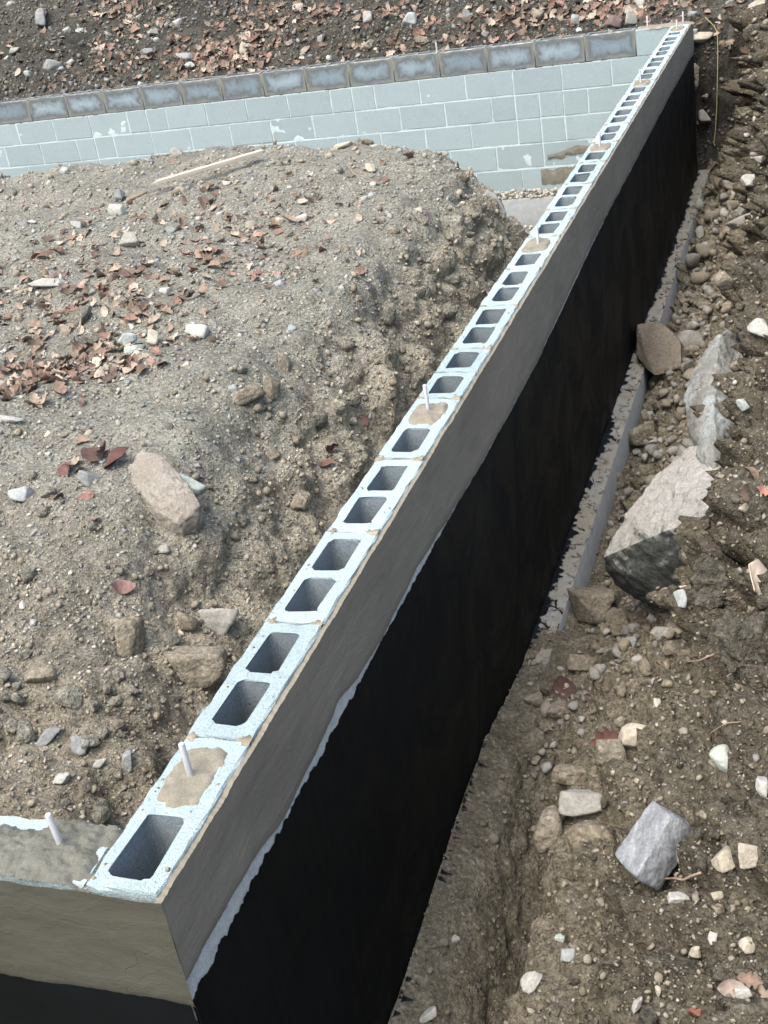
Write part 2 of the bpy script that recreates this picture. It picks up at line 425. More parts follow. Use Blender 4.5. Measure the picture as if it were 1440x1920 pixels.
G = loft(st_in, ys, 370, 1.75)
Nn = normals(G)
slope = 1-Nn[..., 2]
rough = .45+1.2*np.clip(slope*1.6, 0, 1)
near = np.clip(1.0-(ys-1.0)/1.2, 0, 1)[:, None]
rough = np.maximum(rough, .45+.75*near)
edge = np.clip((-.143-G[..., 0])/.25, 0, 1)*np.clip((G[:, :1, 1]-.13)/.25, .15, 1)
d = .050*fbm(G, 1.6, 3, .55, 1)*(0.35+edge) + rough*edge*(.044*fbm(G, 3.2, 3, .48, 11, True) + .009*fbm(G, 15, 3, .55, 21, True)) + .0055*rough*fbm(G, 38, 3, .65, 31, True)
G = G + Nn*d[..., None]
G[..., 0] = np.minimum(G[..., 0], -.1435); G[..., 1] = np.maximum(G[..., 1], .1435)
gt = sstep(.15, .5, slope)[..., None]
leafy = fbm(G, 1.3, 3, .5, 55)[..., None]
plate = np.array([.98, 1.0, 1.02])*(1.0+.10*leafy)
tin = plate*(1-gt) + np.array([1.33, 1.28, 1.22])*gt
tin = tin*(1-near[..., None]*.08*np.array([0, 1, 2]))
mound_me = mesh_np('dirt_mound', G.reshape(-1, 3), grid_faces(*G.shape[:2], True), M['dirt_in'], True, tin.reshape(-1, 3))
mound = tag(obj('dirt_mound', mound_me), kind='structure')
V_in, F_in = G.reshape(-1, 3), grid_faces(*G.shape[:2], True)

# ---- trench and bank outside the long wall
st_out = [
 (-3.0, [(.012,-1.17),(.16,-1.24),(.30,-1.44),(.40,-1.50),(.405,-1.0),(.425,-.74),(.50,-.70),(.85,-.38),(1.2,-.10),(4,.1)]),
 (0.20, [(.012,-1.17),(.16,-1.24),(.30,-1.44),(.40,-1.50),(.405,-1.0),(.425,-.74),(.50,-.70),(.85,-.38),(1.2,-.10),(4,.1)]),
 (0.80, [(.012,-1.15),(.16,-1.22),(.29,-1.42),(.385,-1.48),(.39,-1.0),(.41,-.76),(.49,-.71),(.85,-.40),(1.2,-.11),(4,.1)]),
 (1.20, [(.012,-1.12),(.15,-1.18),(.26,-1.38),(.345,-1.44),(.35,-1.02),(.37,-.82),(.46,-.76),(.84,-.44),(1.15,-.12),(4,.1)]),
 (1.45, [(.012,-1.10),(.14,-1.15),(.22,-1.30),(.295,-1.36),(.30,-1.06),(.33,-.91),(.44,-.83),(.82,-.46),(1.12,-.12),(4,.1)]),
 (1.70, [(.012,-1.10),(.14,-1.13),(.21,-1.20),(.26,-1.20),(.32,-1.07),(.40,-1.0),(.60,-.88),(.74,-.55),(1.05,-.14),(4,.1)]),
 (2.05, [(.012,-1.15),(.14,-1.16),(.25,-1.15),(.34,-1.10),(.42,-1.05),(.50,-1.0),(.62,-.93),(.72,-.45),(.90,-.18),(4,.15)]),
 (2.35, [(.012,-1.19),(.10,-1.20),(.25,-1.20),(.34,-1.14),(.42,-1.09),(.50,-1.04),(.63,-.97),(.73,-.38),(.90,-.12),(4,.18)]),
 (2.70, [(.012,-1.25),(.12,-1.27),(.24,-1.24),(.34,-1.17),(.42,-1.12),(.50,-1.07),(.64,-1.0),(.74,-.32),(.90,-.08),(4,.2)]),
 (3.20, [(.012,-1.38),(.16,-1.38),(.25,-1.24),(.34,-1.16),(.42,-1.10),(.51,-1.05),(.66,-.98),(.76,-.28),(.90,-.05),(4,.2)]),
 (4.00, [(.012,-1.38),(.16,-1.38),(.25,-1.24),(.34,-1.16),(.42,-1.10),(.52,-1.04),(.62,-.95),(.80,-.46),(.95,-.06),(4,.2)]),
 (6.00, [(.012,-1.36),(.16,-1.36),(.25,-1.18),(.34,-1.11),(.42,-1.04),(.52,-.95),(.62,-.86),(.72,-.30),(.82,.20),(4,.4)]),
 (8.30, [(.012,-1.36),(.16,-1.36),(.22,-1.14),(.29,-1.08),(.35,-1.02),(.43,-.95),(.50,-.85),(.58,-.40),(.66,.10),(4,.4)]),
 (9.40, [(.012,-1.25),(.10,-1.20),(.2,-1.08),(.25,-1.02),(.30,-.97),(.36,-.86),(.42,-.72),(.5,-.3),(.58,.05),(4,.3)])]
ys2 = graded(-1.4, 9.4, .0075, .022)
G2 = loft(st_out, ys2, 295, 1.25)
N2 = normals(G2)
slope2 = 1-N2[..., 2]
edge2 = np.clip((G2[..., 0]-.012)/.16, .12+.25*sstep(2.2, 1.6, G2[..., 1])+.35*sstep(1.6, 2.0, G2[..., 1])*sstep(3.0, 2.6, G2[..., 1]), 1)
rough2 = .6+1.1*np.clip(slope2*1.5, 0, 1)
far2 = np.clip((G2[..., 1]-4)/4, 0, 1)
d2 = edge2*(.035*fbm(G2, 2.1, 3, .55, 3) + rough2*(.060*fbm(G2, 5.0, 3, .55, 13, True) + .014*fbm(G2, 17, 3, .55, 23, True))) + .007*rough2*fbm(G2, 38, 3, .65, 33, True)
d2 = d2*(1+.5*far2)*(1+.55*sstep(-.8, -.5, G2[..., 2]))*(1-.72*sstep(.50, .40, G2[..., 0])*sstep(1.9, 1.4, G2[..., 1]))
G2 = G2 + N2*d2[..., None]
G2[..., 0] = np.maximum(G2[..., 0], .0125)
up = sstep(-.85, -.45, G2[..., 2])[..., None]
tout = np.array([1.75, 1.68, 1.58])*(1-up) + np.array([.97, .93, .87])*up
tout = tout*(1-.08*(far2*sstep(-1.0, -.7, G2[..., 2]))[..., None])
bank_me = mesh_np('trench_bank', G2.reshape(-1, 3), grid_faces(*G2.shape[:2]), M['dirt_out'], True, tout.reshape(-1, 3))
bank = tag(obj('trench_bank', bank_me), kind='structure')
V_out, F_out = G2.reshape(-1, 3), grid_faces(*G2.shape[:2])

# ---- rising ground behind the back wall, with the cut face at the end of the trench
xs3 = np.r_[np.linspace(-26, -11, 60)[:-1], np.linspace(-11, -1.5, 190)[:-1], np.linspace(-1.5, 1.4, 170)[:-1], np.linspace(1.4, 6, 40)]
ys3 = np.r_[np.linspace(9.197, 9.9, 60)[:-1], np.linspace(9.9, 14, 150)[:-1], np.linspace(14, 30, 70)]
X3, Y3 = np.meshgrid(xs3, ys3)
rise = np.where(Y3 < 9.35, 0, (Y3-9.35)); rise = 2.6*(1-np.exp(-rise*.42/2.6))
Zb = -.16 + rise + .30*sstep(.45, .9, X3)*sstep(11, 9.4, Y3)
qx = np.array(st_out[-1][1]); Zt = np.interp(X3, qx[:, 0], qx[:, 1])
w = np.maximum(sstep(9.42, 9.66, Y3+.05*np.sin(X3*9)), sstep(.02, -.06, X3)); w = np.maximum(w, sstep(.5, .62, X3))
Z3 = Zt*(1-w)+np.maximum(Zb, np.where(X3 > .3, Zt, -9))*w
G3 = np.stack([X3, Y3, Z3], -1); N3 = normals(G3)
e3 = np.clip((Y3-9.2)/.3, 0, 1)
d3 = e3*(.10*fbm(G3, .8, 3, .55, 5) + .05*fbm(G3, 3.2, 4, .6, 15, True)) + e3*.015*fbm(G3, 16, 3, .6, 25)
G3 = G3 + N3*d3[..., None]; G3[..., 1] = np.maximum(G3[..., 1], 9.197)
t3 = np.ones(G3.shape)*(1+.25*fbm(G3, .9, 3, .5, 77)[..., None])
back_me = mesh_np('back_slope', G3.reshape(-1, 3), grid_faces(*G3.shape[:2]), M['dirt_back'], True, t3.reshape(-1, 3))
back = tag(obj('back_slope', back_me), kind='structure')
V_bk, F_bk = G3.reshape(-1, 3), grid_faces(*G3.shape[:2])

# ---- wide ground far below everything out of the picture
gv, gf = box_vf(-60, 60, -40, 60, -2.6, -2.5)
tag(obj('ground', mesh_np('ground', gv, gf, M['dirt_out'], False, (1, 1, 1))), kind='structure')

def bvh(V, F): return BVHTree.FromPolygons([tuple(v) for v in V], [tuple(int(i) for i in f) for f in F])
B_in, B_out, B_bk = bvh(V_in, F_in), bvh(V_out, F_out), bvh(V_bk, F_bk)
CL = Vector(CAM_LOC)
def hit(u, v, which):
    d = Vector(ray(u, v)).normalized()
    h = {'in': B_in, 'out': B_out, 'bk': B_bk}[which].ray_cast(CL, d)
    if h[0] is None: return None
    n = h[1] if h[1].z > 0 else -h[1]
    return np.array(h[0]), np.array(n), h[3]

# ------------------------------------------------------------------ block walls
WT = .1416; BL, BH, JT = .3970, .1937, .0094; PITCH = .4064; CRS = .2032
def rrect(x0, x1, y0, y1, r, n=3):
    pts = []
    for cx, cy, a0 in ((x1-r, y0+r, -90), (x1-r, y1-r, 0), (x0+r, y1-r, 90), (x0+r, y0+r, 180)):
        for k in range(n+1):
            a = math.radians(a0+90*k/n); pts.append((cx+r*math.cos(a), cy+r*math.sin(a)))
    return pts
def block_mesh(name, L, cells, mat, seed, top_drop=0.0, jit=.0026):
    """hollow block: x -WT..0, y 0..L, top at z=0; cells = list of (y0,y1), tapered inward going down"""
    r = random.Random(seed); bm = bmesh.new()
    def J(): return r.uniform(-jit, jit)
    outer = []
    def side(a, b, n):
        for k in range(n):
            t = k/n; outer.append((a[0]+(b[0]-a[0])*t, a[1]+(b[1]-a[1])*t))
    side((-WT, 0), (0, 0), 5); side((0, 0), (0, L), 12); side((0, L), (-WT, L), 5); side((-WT, L), (-WT, 0), 12)
    def loop(pts, z, jj=True): return [bm.verts.new((x+(J() if jj else 0), y+(J() if jj else 0), z+(J()*.8 if jj else 0))) for x, y in pts]
    def edges(vs): return [bm.edges.new((vs[i], vs[(i+1) % len(vs)])) for i in range(len(vs))]
    ins = []
    for (px, py) in outer:                        # chipped arris: top loop pulled in a little
        ins.append((px*(1-.03)+(-WT/2)*.03, py*(1-.010)+(L/2)*.010))
    o_top = loop(ins, 0); es = edges(o_top)
    o_mid = loop(outer, -.004); o_bot = loop(outer, -BH, False)
    rings = []
    for (y0, y1) in cells:
        x0, x1 = -WT+.0275+r.uniform(-.003, .003), -.0335+r.uniform(-.003, .003); y0 += r.uniform(-.003, .003); y1 += r.uniform(-.003, .003)
        a = loop(rrect(x0, x1, y0, y1, .015), 0); es += edges(a)
        b = loop(rrect(x0-.002, x1+.002, y0-.002, y1+.002, .015), -.004, False)
        c = loop(rrect(x0-.004, x1+.004, y0-.004, y1+.004, .015), -BH, False)
        rings.append((a, b, c))
    bmesh.ops.triangle_fill(bm, use_beauty=True, edges=es)
    bm.faces.ensure_lookup_table()
    for f in list(bm.faces):                      # triangle_fill also fills the holes: drop those
        c = f.calc_center_median()
        if any(all(v in set(a) for v in f.verts) for a, _, _ in rings): bm.faces.remove(f)
    def skin(a, b):
        n = len(a)
        for i in range(n): bm.faces.new((a[i], a[(i+1) % n], b[(i+1) % n], b[i]))
    skin(o_top, o_mid); skin(o_mid, o_bot)
    nf0 = len(bm.faces)
    for a, b, c in rings: skin(a, b)
    nf1 = len(bm.faces)
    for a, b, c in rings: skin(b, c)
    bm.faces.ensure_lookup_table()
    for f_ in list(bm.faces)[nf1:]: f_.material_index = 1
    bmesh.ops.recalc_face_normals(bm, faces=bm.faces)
    me = bpy.data.meshes.new(name); bm.to_mesh(me); bm.free(); me.materials.append(mat); me.materials.append(M['cmu_cell_shade']); return me
C2 = [(.036, .184), (.214, .362)]
blocks = [block_mesh('concrete_block', BL, C2, M['cmu'], 100+i) for i in range(6)]
half = block_mesh('concrete_block', .1937, [(.030, .164)], M['cmu'], 120)
corner_b = block_mesh('concrete_block', .4015, [(.028, .186), (.216, .366)], M['cmu'], 121)
end_b = block_mesh('concrete_block', .500, [(.050, .170), (.216, .440)], M['cmu'], 122)
second = block_mesh('concrete_block', BL, C2, M['cmu'], 130)

long_wall = tag(empty('block_wall', (0, 0, -1.22)), 'long block wall with open cells on top, tan render and black coating down its side', 'wall', None, 'thing')
def add(name, me, parent, loc=(0, 0, 0), rz=0.0):
    o = obj(name, me, parent); pl = parent.location
    o.location = Vector(loc)-pl; o.rotation_euler = (0, 0, rz); return o
NB = 21
for k in range(22):
    y0 = k*PITCH
    dx, dz, ra = random.uniform(-.0015, .0015), random.uniform(-.0015, .0015), random.uniform(-.003, .003)
    if k == 0: add('concrete_block', corner_b, long_wall, (0, -.002, 0))
    elif k == 5:
        add('concrete_block', half, long_wall, (dx, y0, dz)); add('concrete_block', half, long_wall, (dx, y0+.2032, dz-.001))
    elif k == 21: add('concrete_block', end_b, long_wall, (0, y0, 0))
    else: add('concrete_block', blocks[k % 6], long_wall, (dx, y0, dz), ra)
for k in range(22):
    add('concrete_block', second, long_wall, (0, .006+(k+.5)*PITCH-.2032, -CRS))
# solid lower courses, hidden behind coating and dirt
v, f = box_vf(-WT+.001, -.001, .001, 9.19, -1.24, -.72)
add('wall_core', mesh_np('wall_core', v, f, M['core']), long_wall)
# bed of mortar in the head joints: full depth web with raised tan ends
def joint_mesh(seed):
    r = np.random.default_rng(seed); xs = np.linspace(-WT+.002, -.001, 15); V = []; F = []
    sh = np.where((xs < -WT+.030) | (xs > -.040), .0010, -.050)+r.uniform(-.004, .002, 15)
    e = np.where((xs < -WT+.030) | (xs > -.040), .012, 0)
    for i, x in enumerate(xs):
        for (yy, zz) in ((-.0012-e[i]*r.random(), -.19), (-.0012-e[i]*r.random(), sh[i]), (JT/2, sh[i]+.001), (JT+.0012+e[i]*r.random(), sh[i]), (JT+.0012+e[i]*r.random(), -.19)):
            V.append((x, yy, zz))
    return mesh_np('mortar_joint', V, grid_faces(15, 5, True), M['mortar'], True)
jm = [joint_mesh(s) for s in range(9)]
for k in range(1, 22):
    add('mortar_joint', jm[k % 9], long_wall, (0, k*PITCH-JT, 0))
add('mortar_joint', jm[1], long_wall, (0, 5*PITCH+.2032-JT, -.004))
# grouted cells and their anchor rods
def grout_mesh(x0, x1, y0, y1, seed, top=-.006, relief=.006, spread=.008):
    ny, nx = 26, 18
    u, v_ = np.meshgrid(np.linspace(-1, 1, nx), np.linspace(-1, 1, ny))
    # squircle mapping so that the patch has rounded corners
    a = u*np.sqrt(1-v_*v_*.30); b = v_*np.sqrt(1-u*u*.30)
    X = (x0+x1)/2 + a*((x1-x0)/2+spread)*1.16; Y = (y0+y1)/2 + b*((y1-y0)/2+spread)*1.12
    P = np.stack([X, Y, X*0+seed], -1)
    rr = np.maximum(np.abs(u), np.abs(v_))
    Z = top+relief*1.3*fbm(P, 18, 4, .65, seed)+.0025*fbm(P, 60, 3, .6, seed+2, True)+.006*(1-rr**4)-.010*sstep(.80, 1, rr)
    X = X+.0018*pnoise(P, 30, seed+3)*sstep(.8, 1, rr); Y = Y+.0018*pnoise(P, 30, seed+4)*sstep(.8, 1, rr)
    return mesh_np('grout_fill', np.stack([X, Y, Z], -1).reshape(-1, 3), grid_faces(ny, nx), M['grout'], True)
def rod_mesh(h):
    me = tube([(0, 0, -.03), (0, 0, 0), (0, 0, h-.002), (0, 0, h)], [.0063, .0063, .0063, .005], 14)
    me.materials.append(M['rod'])
    for p in me.polygons: p.use_smooth = len(p.vertices) == 4
    return me
rods = [rod_mesh(.080), rod_mesh(.086), rod_mesh(.074)]
for i, (y0, y1, ry, rx) in enumerate([(.214, .366, .290, -.079), (4*PITCH+.214, 4*PITCH+.362, 1.935, -.077), (8*PITCH+.214-.01, 8*PITCH+.362, 3.545, -.07),
                                 (12*PITCH+.214, 12*PITCH+.362, 5.16, -.075), (16*PITCH+.214, 16*PITCH+.362, 6.80, -.08), (21*PITCH+.216, 21*PITCH+.44, 8.80, -.07)]):
    add('grout_fill', grout_mesh(-WT+.0275, -.0335, y0, y1, 3+i, .001 if i in (0, 1) else .002), long_wall)
    o = add('anchor_rod', rods[i % 3], long_wall, (rx, ry, 0)); o.rotation_euler = (random.uniform(-.04, .04), random.uniform(-.05, .02), 0)
def dropped():
    r = np.random.default_rng(77); Vt, Ft = np.array([(1,0,0),(-1,0,0),(0,1,0),(0,-1,0),(0,0,1),(0,0,-1)], float), np.array([(0,2,4),(2,1,4),(1,3,4),(3,0,4),(2,0,5),(1,2,5),(3,1,5),(0,3,5)])
    VV, FF = [], []
    for k in range(420):
        y = 9.0*r.random()**1.3; x = r.choice([-.128, -.016])+r.normal(0, .008); sz = .0012/(r.random()+.12)**.7
        if r.random() < .35: y = round(y/PITCH)*PITCH-.005+r.normal(0, .014)
        if x > -.002 or x < -.139 or y < .01: continue
        V = Vt*sz*r.uniform(.6, 1.3, 3)*np.array([1, 1, .55])+r.normal(0, sz*.15, (6, 3)); a = r.uniform(0, 6.28)
        V = V @ np.array([[math.cos(a), -math.sin(a), 0], [math.sin(a), math.cos(a), 0], [0, 0, 1]]); VV.append(V+np.array([x, y, .0006+sz*.2])); FF.append(Ft+6*len(FF))
    o = add('mortar_droppings', mesh_np('mortar_droppings', np.vstack(VV), np.vstack(FF), M['mortar']), long_wall); tag(o, kind='stuff')
dropped()
# --- coats on the outer face: pale dry coat, black coating below a ragged line, fresh parge above another
yk = np.array([-.015, .114, .338, .509, .783, 1.1, 1.385, 1.776, 2.096, 2.6, 3.022, 3.8, 4.603, 6, 7.5, 9.2])
zk = np.array([-.252, -.246, -.236, -.246, -.243, -.250, -.254, -.258, -.277, -.292, -.296, -.27, -.243, -.240, -.235, -.245])
gy = np.array([-.02, .06, .14, .22, .34, .45, .56, .68, .80, .92, 1.1, 1.3, 1.42, 1.55, 1.75, 2.2, 3, 4.2, 4.8, 6, 9.2])
gz = np.array([.052, .050, .042, .040, .026, .010, .020, .026, .044, .020, .008, .014, .024, .016, .003, .004, .006, .012, .004, .008, .005])
yy = graded(-.0128, 9.195, .0022, .009)
A = np.interp(yy, yk, zk) + .004*n1(yy, 3.0, 2, 2) + (.0032*n1(yy, 24, 4, 3) + .0026*n1(yy, 75, 5, 3))*(1+1.2*sstep(2.5, .8, yy)+1.2*sstep(.9, .4, yy))
Bz = np.interp(yy, yk, zk) + .004*n1(yy, 3.0, 2, 2) + np.interp(yy, gy, gz) + .004*n1(yy, 9, 6, 3) + .002*n1(yy, 60, 8, 2)
Bz = np.maximum(Bz, A-.004)
def strip(ycol, ztop, zbot, nz, xfun, mat, name, spow=1.0):
    t = np.linspace(0, 1, nz)**spow
    Z = ztop[None, :]*(1-t[:, None])+zbot[None, :]*t[:, None]; Y = np.broadcast_to(ycol, Z.shape)
    X = xfun(Y, Z, t[:, None]); return mesh_np(name, np.stack([X, Y, Z], -1).reshape(-1, 3), grid_faces(*Z.shape), mat, True)
def relief(Y, Z, s, f1=6, a1=.0016, f2=30, a2=.0005):
    P = np.stack([Y*.6, Z*1.4, Y*0+s], -1); return a1*fbm(P, f1, 3, .5, s)+a2*fbm(P, f2, 3, .5, s+5)
ztop = -.0050+.004*n1(yy, 6, 12, 3)-.004*np.abs(n1(yy, 36, 13, 3))
edge_lip = lambda t: .0045*(1-sstep(.955, 1.0, t))
me = strip(yy, ztop, Bz, 15, lambda Y, Z, t: .0105+relief(Y, Z, 3)+edge_lip(t)-.003, M['parge'], 'parge_coat', 1.0)
add('parge_coat', me, long_wall)
# top edge of the parge, a thin ledge between block and face
le = np.stack([np.stack([yy*0-.0015, yy, ztop-.001], -1), np.stack([.0105+.0015+relief(yy, ztop, 3), yy, ztop+.0002], -1)], 0)
add('parge_lip', mesh_np('parge_lip', le.reshape(-1, 3), grid_faces(2, len(yy)), M['parge'], True), long_wall)
me = strip(yy, np.maximum(A, Bz)+.03, A-.05, 8, lambda Y, Z, t: .0050+relief(Y, Z, 9, 6, .0005, 30, .0003), M['bare'], 'pale_dry_coat')
add('pale_dry_coat', me, long_wall)
me = strip(yy[::3], A[::3], A[::3]*0-1.32, 44, lambda Y, Z, t: .0085+relief(Y, Z, 15, 3, .0016, 22, .0006)-.0022*(1-sstep(0, .006, t)), M['black'], 'black_coating')
add('black_coating', me, long_wall)

# --- short wall running left from the near corner
short_wall = tag(empty('block_wall', (-1.2, .07, -1.22)), 'short rendered wall end with mortar-covered top at the near corner', 'wall', None, 'thing')
v, f = box_vf(-2.9, -WT-.002, .0005, WT, -1.24, -.012)
add('wall_core', mesh_np('wall_core', v, f, M['cmu']), short_wall)
nx_, ny_ = 300, 34
X, Y = np.meshgrid(np.linspace(-1.6, -WT+.004, nx_), np.linspace(-.006, WT-.001, ny_)); P = np.stack([X, Y, X*0], -1)
ed = np.minimum(np.minimum((Y+.006)/.03, (WT-Y)/.02), 1)
Z = .005+.010*fbm(P, 14, 5, .68, 41)*np.clip(ed, .25, 1)-.006*(1-np.clip(ed, 0, 1))+.006*fbm(P, 45, 3, .65, 43, True)
Z = Z-.014*sstep(-.185, -.150, X+.03*pnoise(P, 25, 4))
Z = Z-.016*sstep(.085, .125, Y+.012*pnoise(P, 18, 5)+.0)*sstep(-.275, -.33, X)
add('mortar_cap', mesh_np('mortar_cap', np.stack([X, Y, Z], -1).reshape(-1, 3), grid_faces(ny_, nx_), M['cap_mortar'], True), short_wall)
for i in range(3):
    b = add('concrete_block', block_mesh('concrete_block', BL, C2, M['cmu'], 140+i), short_wall, (-.146-.0, WT, -.006), math.pi/2)
    b.location = Vector((-.150-i*PITCH, WT, -.0065))-short_wall.location; b.rotation_euler = (0, 0, math.pi/2)
o = add('anchor_rod', rods[0], short_wall, (-.236, .075, 0)); o.rotation_euler = (.03, -.03, 0)
xx = np.linspace(-1.6, .0128, 620)
Ab = -.262+.006*n1(xx, 4, 31, 3)+.004*n1(xx, 30, 33, 3)
def stripx(ztop_, zbot_, nz, yfun, mat, name):
    t = np.linspace(0, 1, nz)[:, None]; Z = ztop_[None]*(1-t)+zbot_[None]*t; Xg = np.broadcast_to(xx, Z.shape)
    Yg = yfun(Xg, Z, t); return mesh_np(name, np.stack([Xg, Yg, Z], -1).reshape(-1, 3), grid_faces(*Z.shape, True), mat, True)
zt2 = -.005+.004*n1(xx, 9, 35, 3)
add('parge_coat', stripx(zt2, Ab, 30, lambda Xg, Z, t: -.0115-relief(Xg, Z, 45, 7, .0022, 30, .0007)-edge_lip(t)*.7, M['parge_end'], 'parge_coat'), short_wall)
add('black_coating', stripx(Ab+.006, Ab*0-1.4, 50, lambda Xg, Z, t: -.0102-relief(Xg, Z, 47, 4, .004, 25, .001), M['black'], 'black_coating'), short_wall)

# --- back wall across the far end: six courses of single blocks, the top one dark and sealed
back_wall = tag(empty('block_wall', (-4, 9.1, -1.22)), 'pale grey back wall of laid blocks with a dark sealed top course', 'wall', None, 'thing')
YB = 9.048; NBK = 18
def solid_block(name, L, H, D, mat, seed):
    r = random.Random(seed); bm = bmesh.new(); bmesh.ops.create_cube(bm, size=1)
    for v_ in bm.verts: v_.co = Vector((v_.co.x*L, v_.co.y*D, v_.co.z*H))
    bmesh.ops.bevel(bm, geom=list(bm.edges), offset=.004, segments=1, affect='EDGES')
    for v_ in bm.verts: v_.co += Vector((r.uniform(-1, 1), r.uniform(-1, 1), r.uniform(-1, 1)))*.0012
    me = bpy.data.meshes.new(name); bm.to_mesh(me); bm.free(); me.materials.append(mat); return me
sb = [solid_block('concrete_block', BL+.001, BH+.001, WT, M['cmu_back'], 200+i) for i in range(5)]
sbh = [solid_block('concrete_block', .1937, BH+.001, WT, M['cmu_back'], 210+i) for i in range(2)]
seal = [block_mesh('concrete_block', BL, C2, M['sealed'], 220+i) for i in range(3)]
first_seal = block_mesh('concrete_block', BL, C2, M['cmu_back'], 224)
halves = {(2, 2), (2, 3), (3, 3), (5, 9), (1, 12), (2, 13), (4, 5), (1, 7)}
X0 = -.418
for i in range(NBK):                                            # top course
    x1 = X0+PITCH-i*PITCH
    me = first_seal if i == 0 else seal[i % 3]
    o = add('concrete_block', me, back_wall)
    # block local y -> world -x, local -x face (x=-WT) -> faces the camera
    o.rotation_euler = (0, 0, math.pi/2); o.location = Vector((x1-.0047, YB+WT, random.uniform(-.002, .002)))-back_wall.location
for c in range(1, 6):
    off = (.2032 if c % 2 else 0)
    for i in range(NBK):
        x1 = X0+PITCH-i*PITCH+off
        zc = -c*CRS-BH/2+.0
        segs = [(x1-PITCH/2, sb[(i*3+c) % 5])]
        if (c, i) in halves: segs = [(x1-PITCH*.25, sbh[0]), (x1-PITCH*.75, sbh[1])]
        for xc, me in segs:
            if xc > -.16: 
                continue
            o = add('concrete_block', me, back_wall, (xc+random.uniform(-.002, .002), YB+WT/2+random.uniform(-.002, .0015), zc+random.uniform(-.002, .002)))
            o.rotation_euler = (0, random.uniform(-.004, .004), 0)
# mortar body: pale joints almost flush with the block faces, lumpy
nx_, nz_ = 520, 84
X, Z = np.meshgrid(np.linspace(-7.7, -WT+.01, nx_), np.linspace(-1.235, -CRS+.004, nz_)); P = np.stack([X, X*0, Z], -1)
Ym = YB+.0035+.0036*fbm(P, 9, 4, .6, 61)
add('mortar_bed', mesh_np('mortar_bed', np.stack([X, Ym, Z], -1).reshape(-1, 3), grid_faces(nz_, nx_), M['mortar_pale'], True), back_wall)
for i in range(NBK):                                            # olive head joints of the top course
    v, f = box_vf(-.0062, .0062, YB+.003, YB+WT-.004, -BH-.006, -.008)
    if i: add('mortar_joint', mesh_np('mortar_joint', v, f, M['olive_mortar']), back_wall, (X0+PITCH-i*PITCH, 0, 0))
v, f = box_vf(-7.7, -WT-.002, YB+.004, YB+WT-.004, -CRS-.001, -BH+.001)
add('mortar_bed', mesh_np('mortar_bed', v, f, M['olive_mortar']), back_wall)
v, f = box_vf(-7.7, -.002, YB+WT-.015, YB+WT, -1.24, -CRS-.002)
add('wall_core', mesh_np('wall_core', v, f, M['core']), back_wall)
# grout top near the far corner and two rods
add('grout_fill', grout_mesh(X0+.02, -.012, YB+.012, YB+WT-.012, 51, .0, .004, .01), back_wall)
for (px, yv) in ((-.33, YB+.06), (-.055, YB+.06)):
    add('anchor_rod', rods[1], back_wall, (px, yv, 0))
add('anchor_rod', rods[2], back_wall, (-2.07, YB+.07, 0))
# smears of fresh mortar low on the wall next to the corner
def smear(pts_fn, x0, x1, seed, name):
    xs_ = np.linspace(x0, x1, 70); zt, zb = pts_fn(xs_)
    t = np.linspace(0, 1, 8)[:, None]; Zg = zt[None]*(1-t)+zb[None]*t; Xg = np.broadcast_to(xs_, Zg.shape)
    Yg = YB-.004-.004*np.sin(np.pi*t)+.003*pnoise(np.stack([Xg, Zg, Xg*0], -1), 30, seed)
    return mesh_np(name, np.stack([Xg, Yg, Zg], -1).reshape(-1, 3), grid_faces(*Zg.shape, True), M['olive_mortar'], True)
add('mortar_smear', smear(lambda x: (-1.045+.03*np.abs(np.sin(x*19))+.02*n1(x, 9, 3), -1.16+.012*n1(x, 12, 5)), -1.27, -.75, 3, 'mortar_smear'), back_wall)
add('mortar_smear', smear(lambda x: (-.86-.10*(np.clip(-.95-x, 0, 1))*2.2+.015*n1(x, 9, 13), -.925+.012*n1(x, 12, 15)-.02*(x < -1.05)), -1.2, -.78, 5, 'mortar_smear'), back_wall)

# --- footings
def slab(name, x0, x1, y0, y1, ztop, zbot, seed, nx_, ny_, amp=.006):
    X, Y = np.meshgrid(np.linspace(x0, x1, nx_), np.linspace(y0, y1, ny_)); P = np.stack([X, Y, X*0], -1)
    Z = ztop+amp*fbm(P, 12, 4, .6, seed)
    V = np.stack([X, Y, Z], -1).reshape(-1, 3); F = grid_faces(ny_, nx_)
    idx = np.arange(ny_*nx_).reshape(ny_, nx_); ring = np.r_[idx[0, :], idx[1:, -1], idx[-1, -2::-1], idx[-2:0:-1, 0]]
    low = V[ring].copy(); low[:, 2] = zbot; n0 = len(V); V = np.vstack([V, low]); m_ = len(ring)
    S = np.array([(ring[i], n0+i, n0+(i+1) % m_, ring[(i+1) % m_]) for i in range(m_)])
    me = mesh_np(name, V, np.vstack([F, S]), M['footing'])
    me.materials.append(M['footing_side'])
    mi = np.zeros(len(me.polygons), np.int32); mi[len(F):] = 1; me.polygons.foreach_set('material_index', mi)
    return me
tag(obj('concrete_footing', slab('concrete_footing', .004, .098, 1.55, 9.32, -1.205, -1.5, 71, 16, 420)), 'concrete footing ledge splashed with black drips along the trench', 'footing', None, 'thing')
tag(obj('concrete_footing', slab('concrete_footing', -7.6, -.15, 8.90, 9.05, -1.232, -1.6, 73, 300, 10)), 'pale footing ledge under the grey back wall behind the mound', 'footing', None, 'thing')

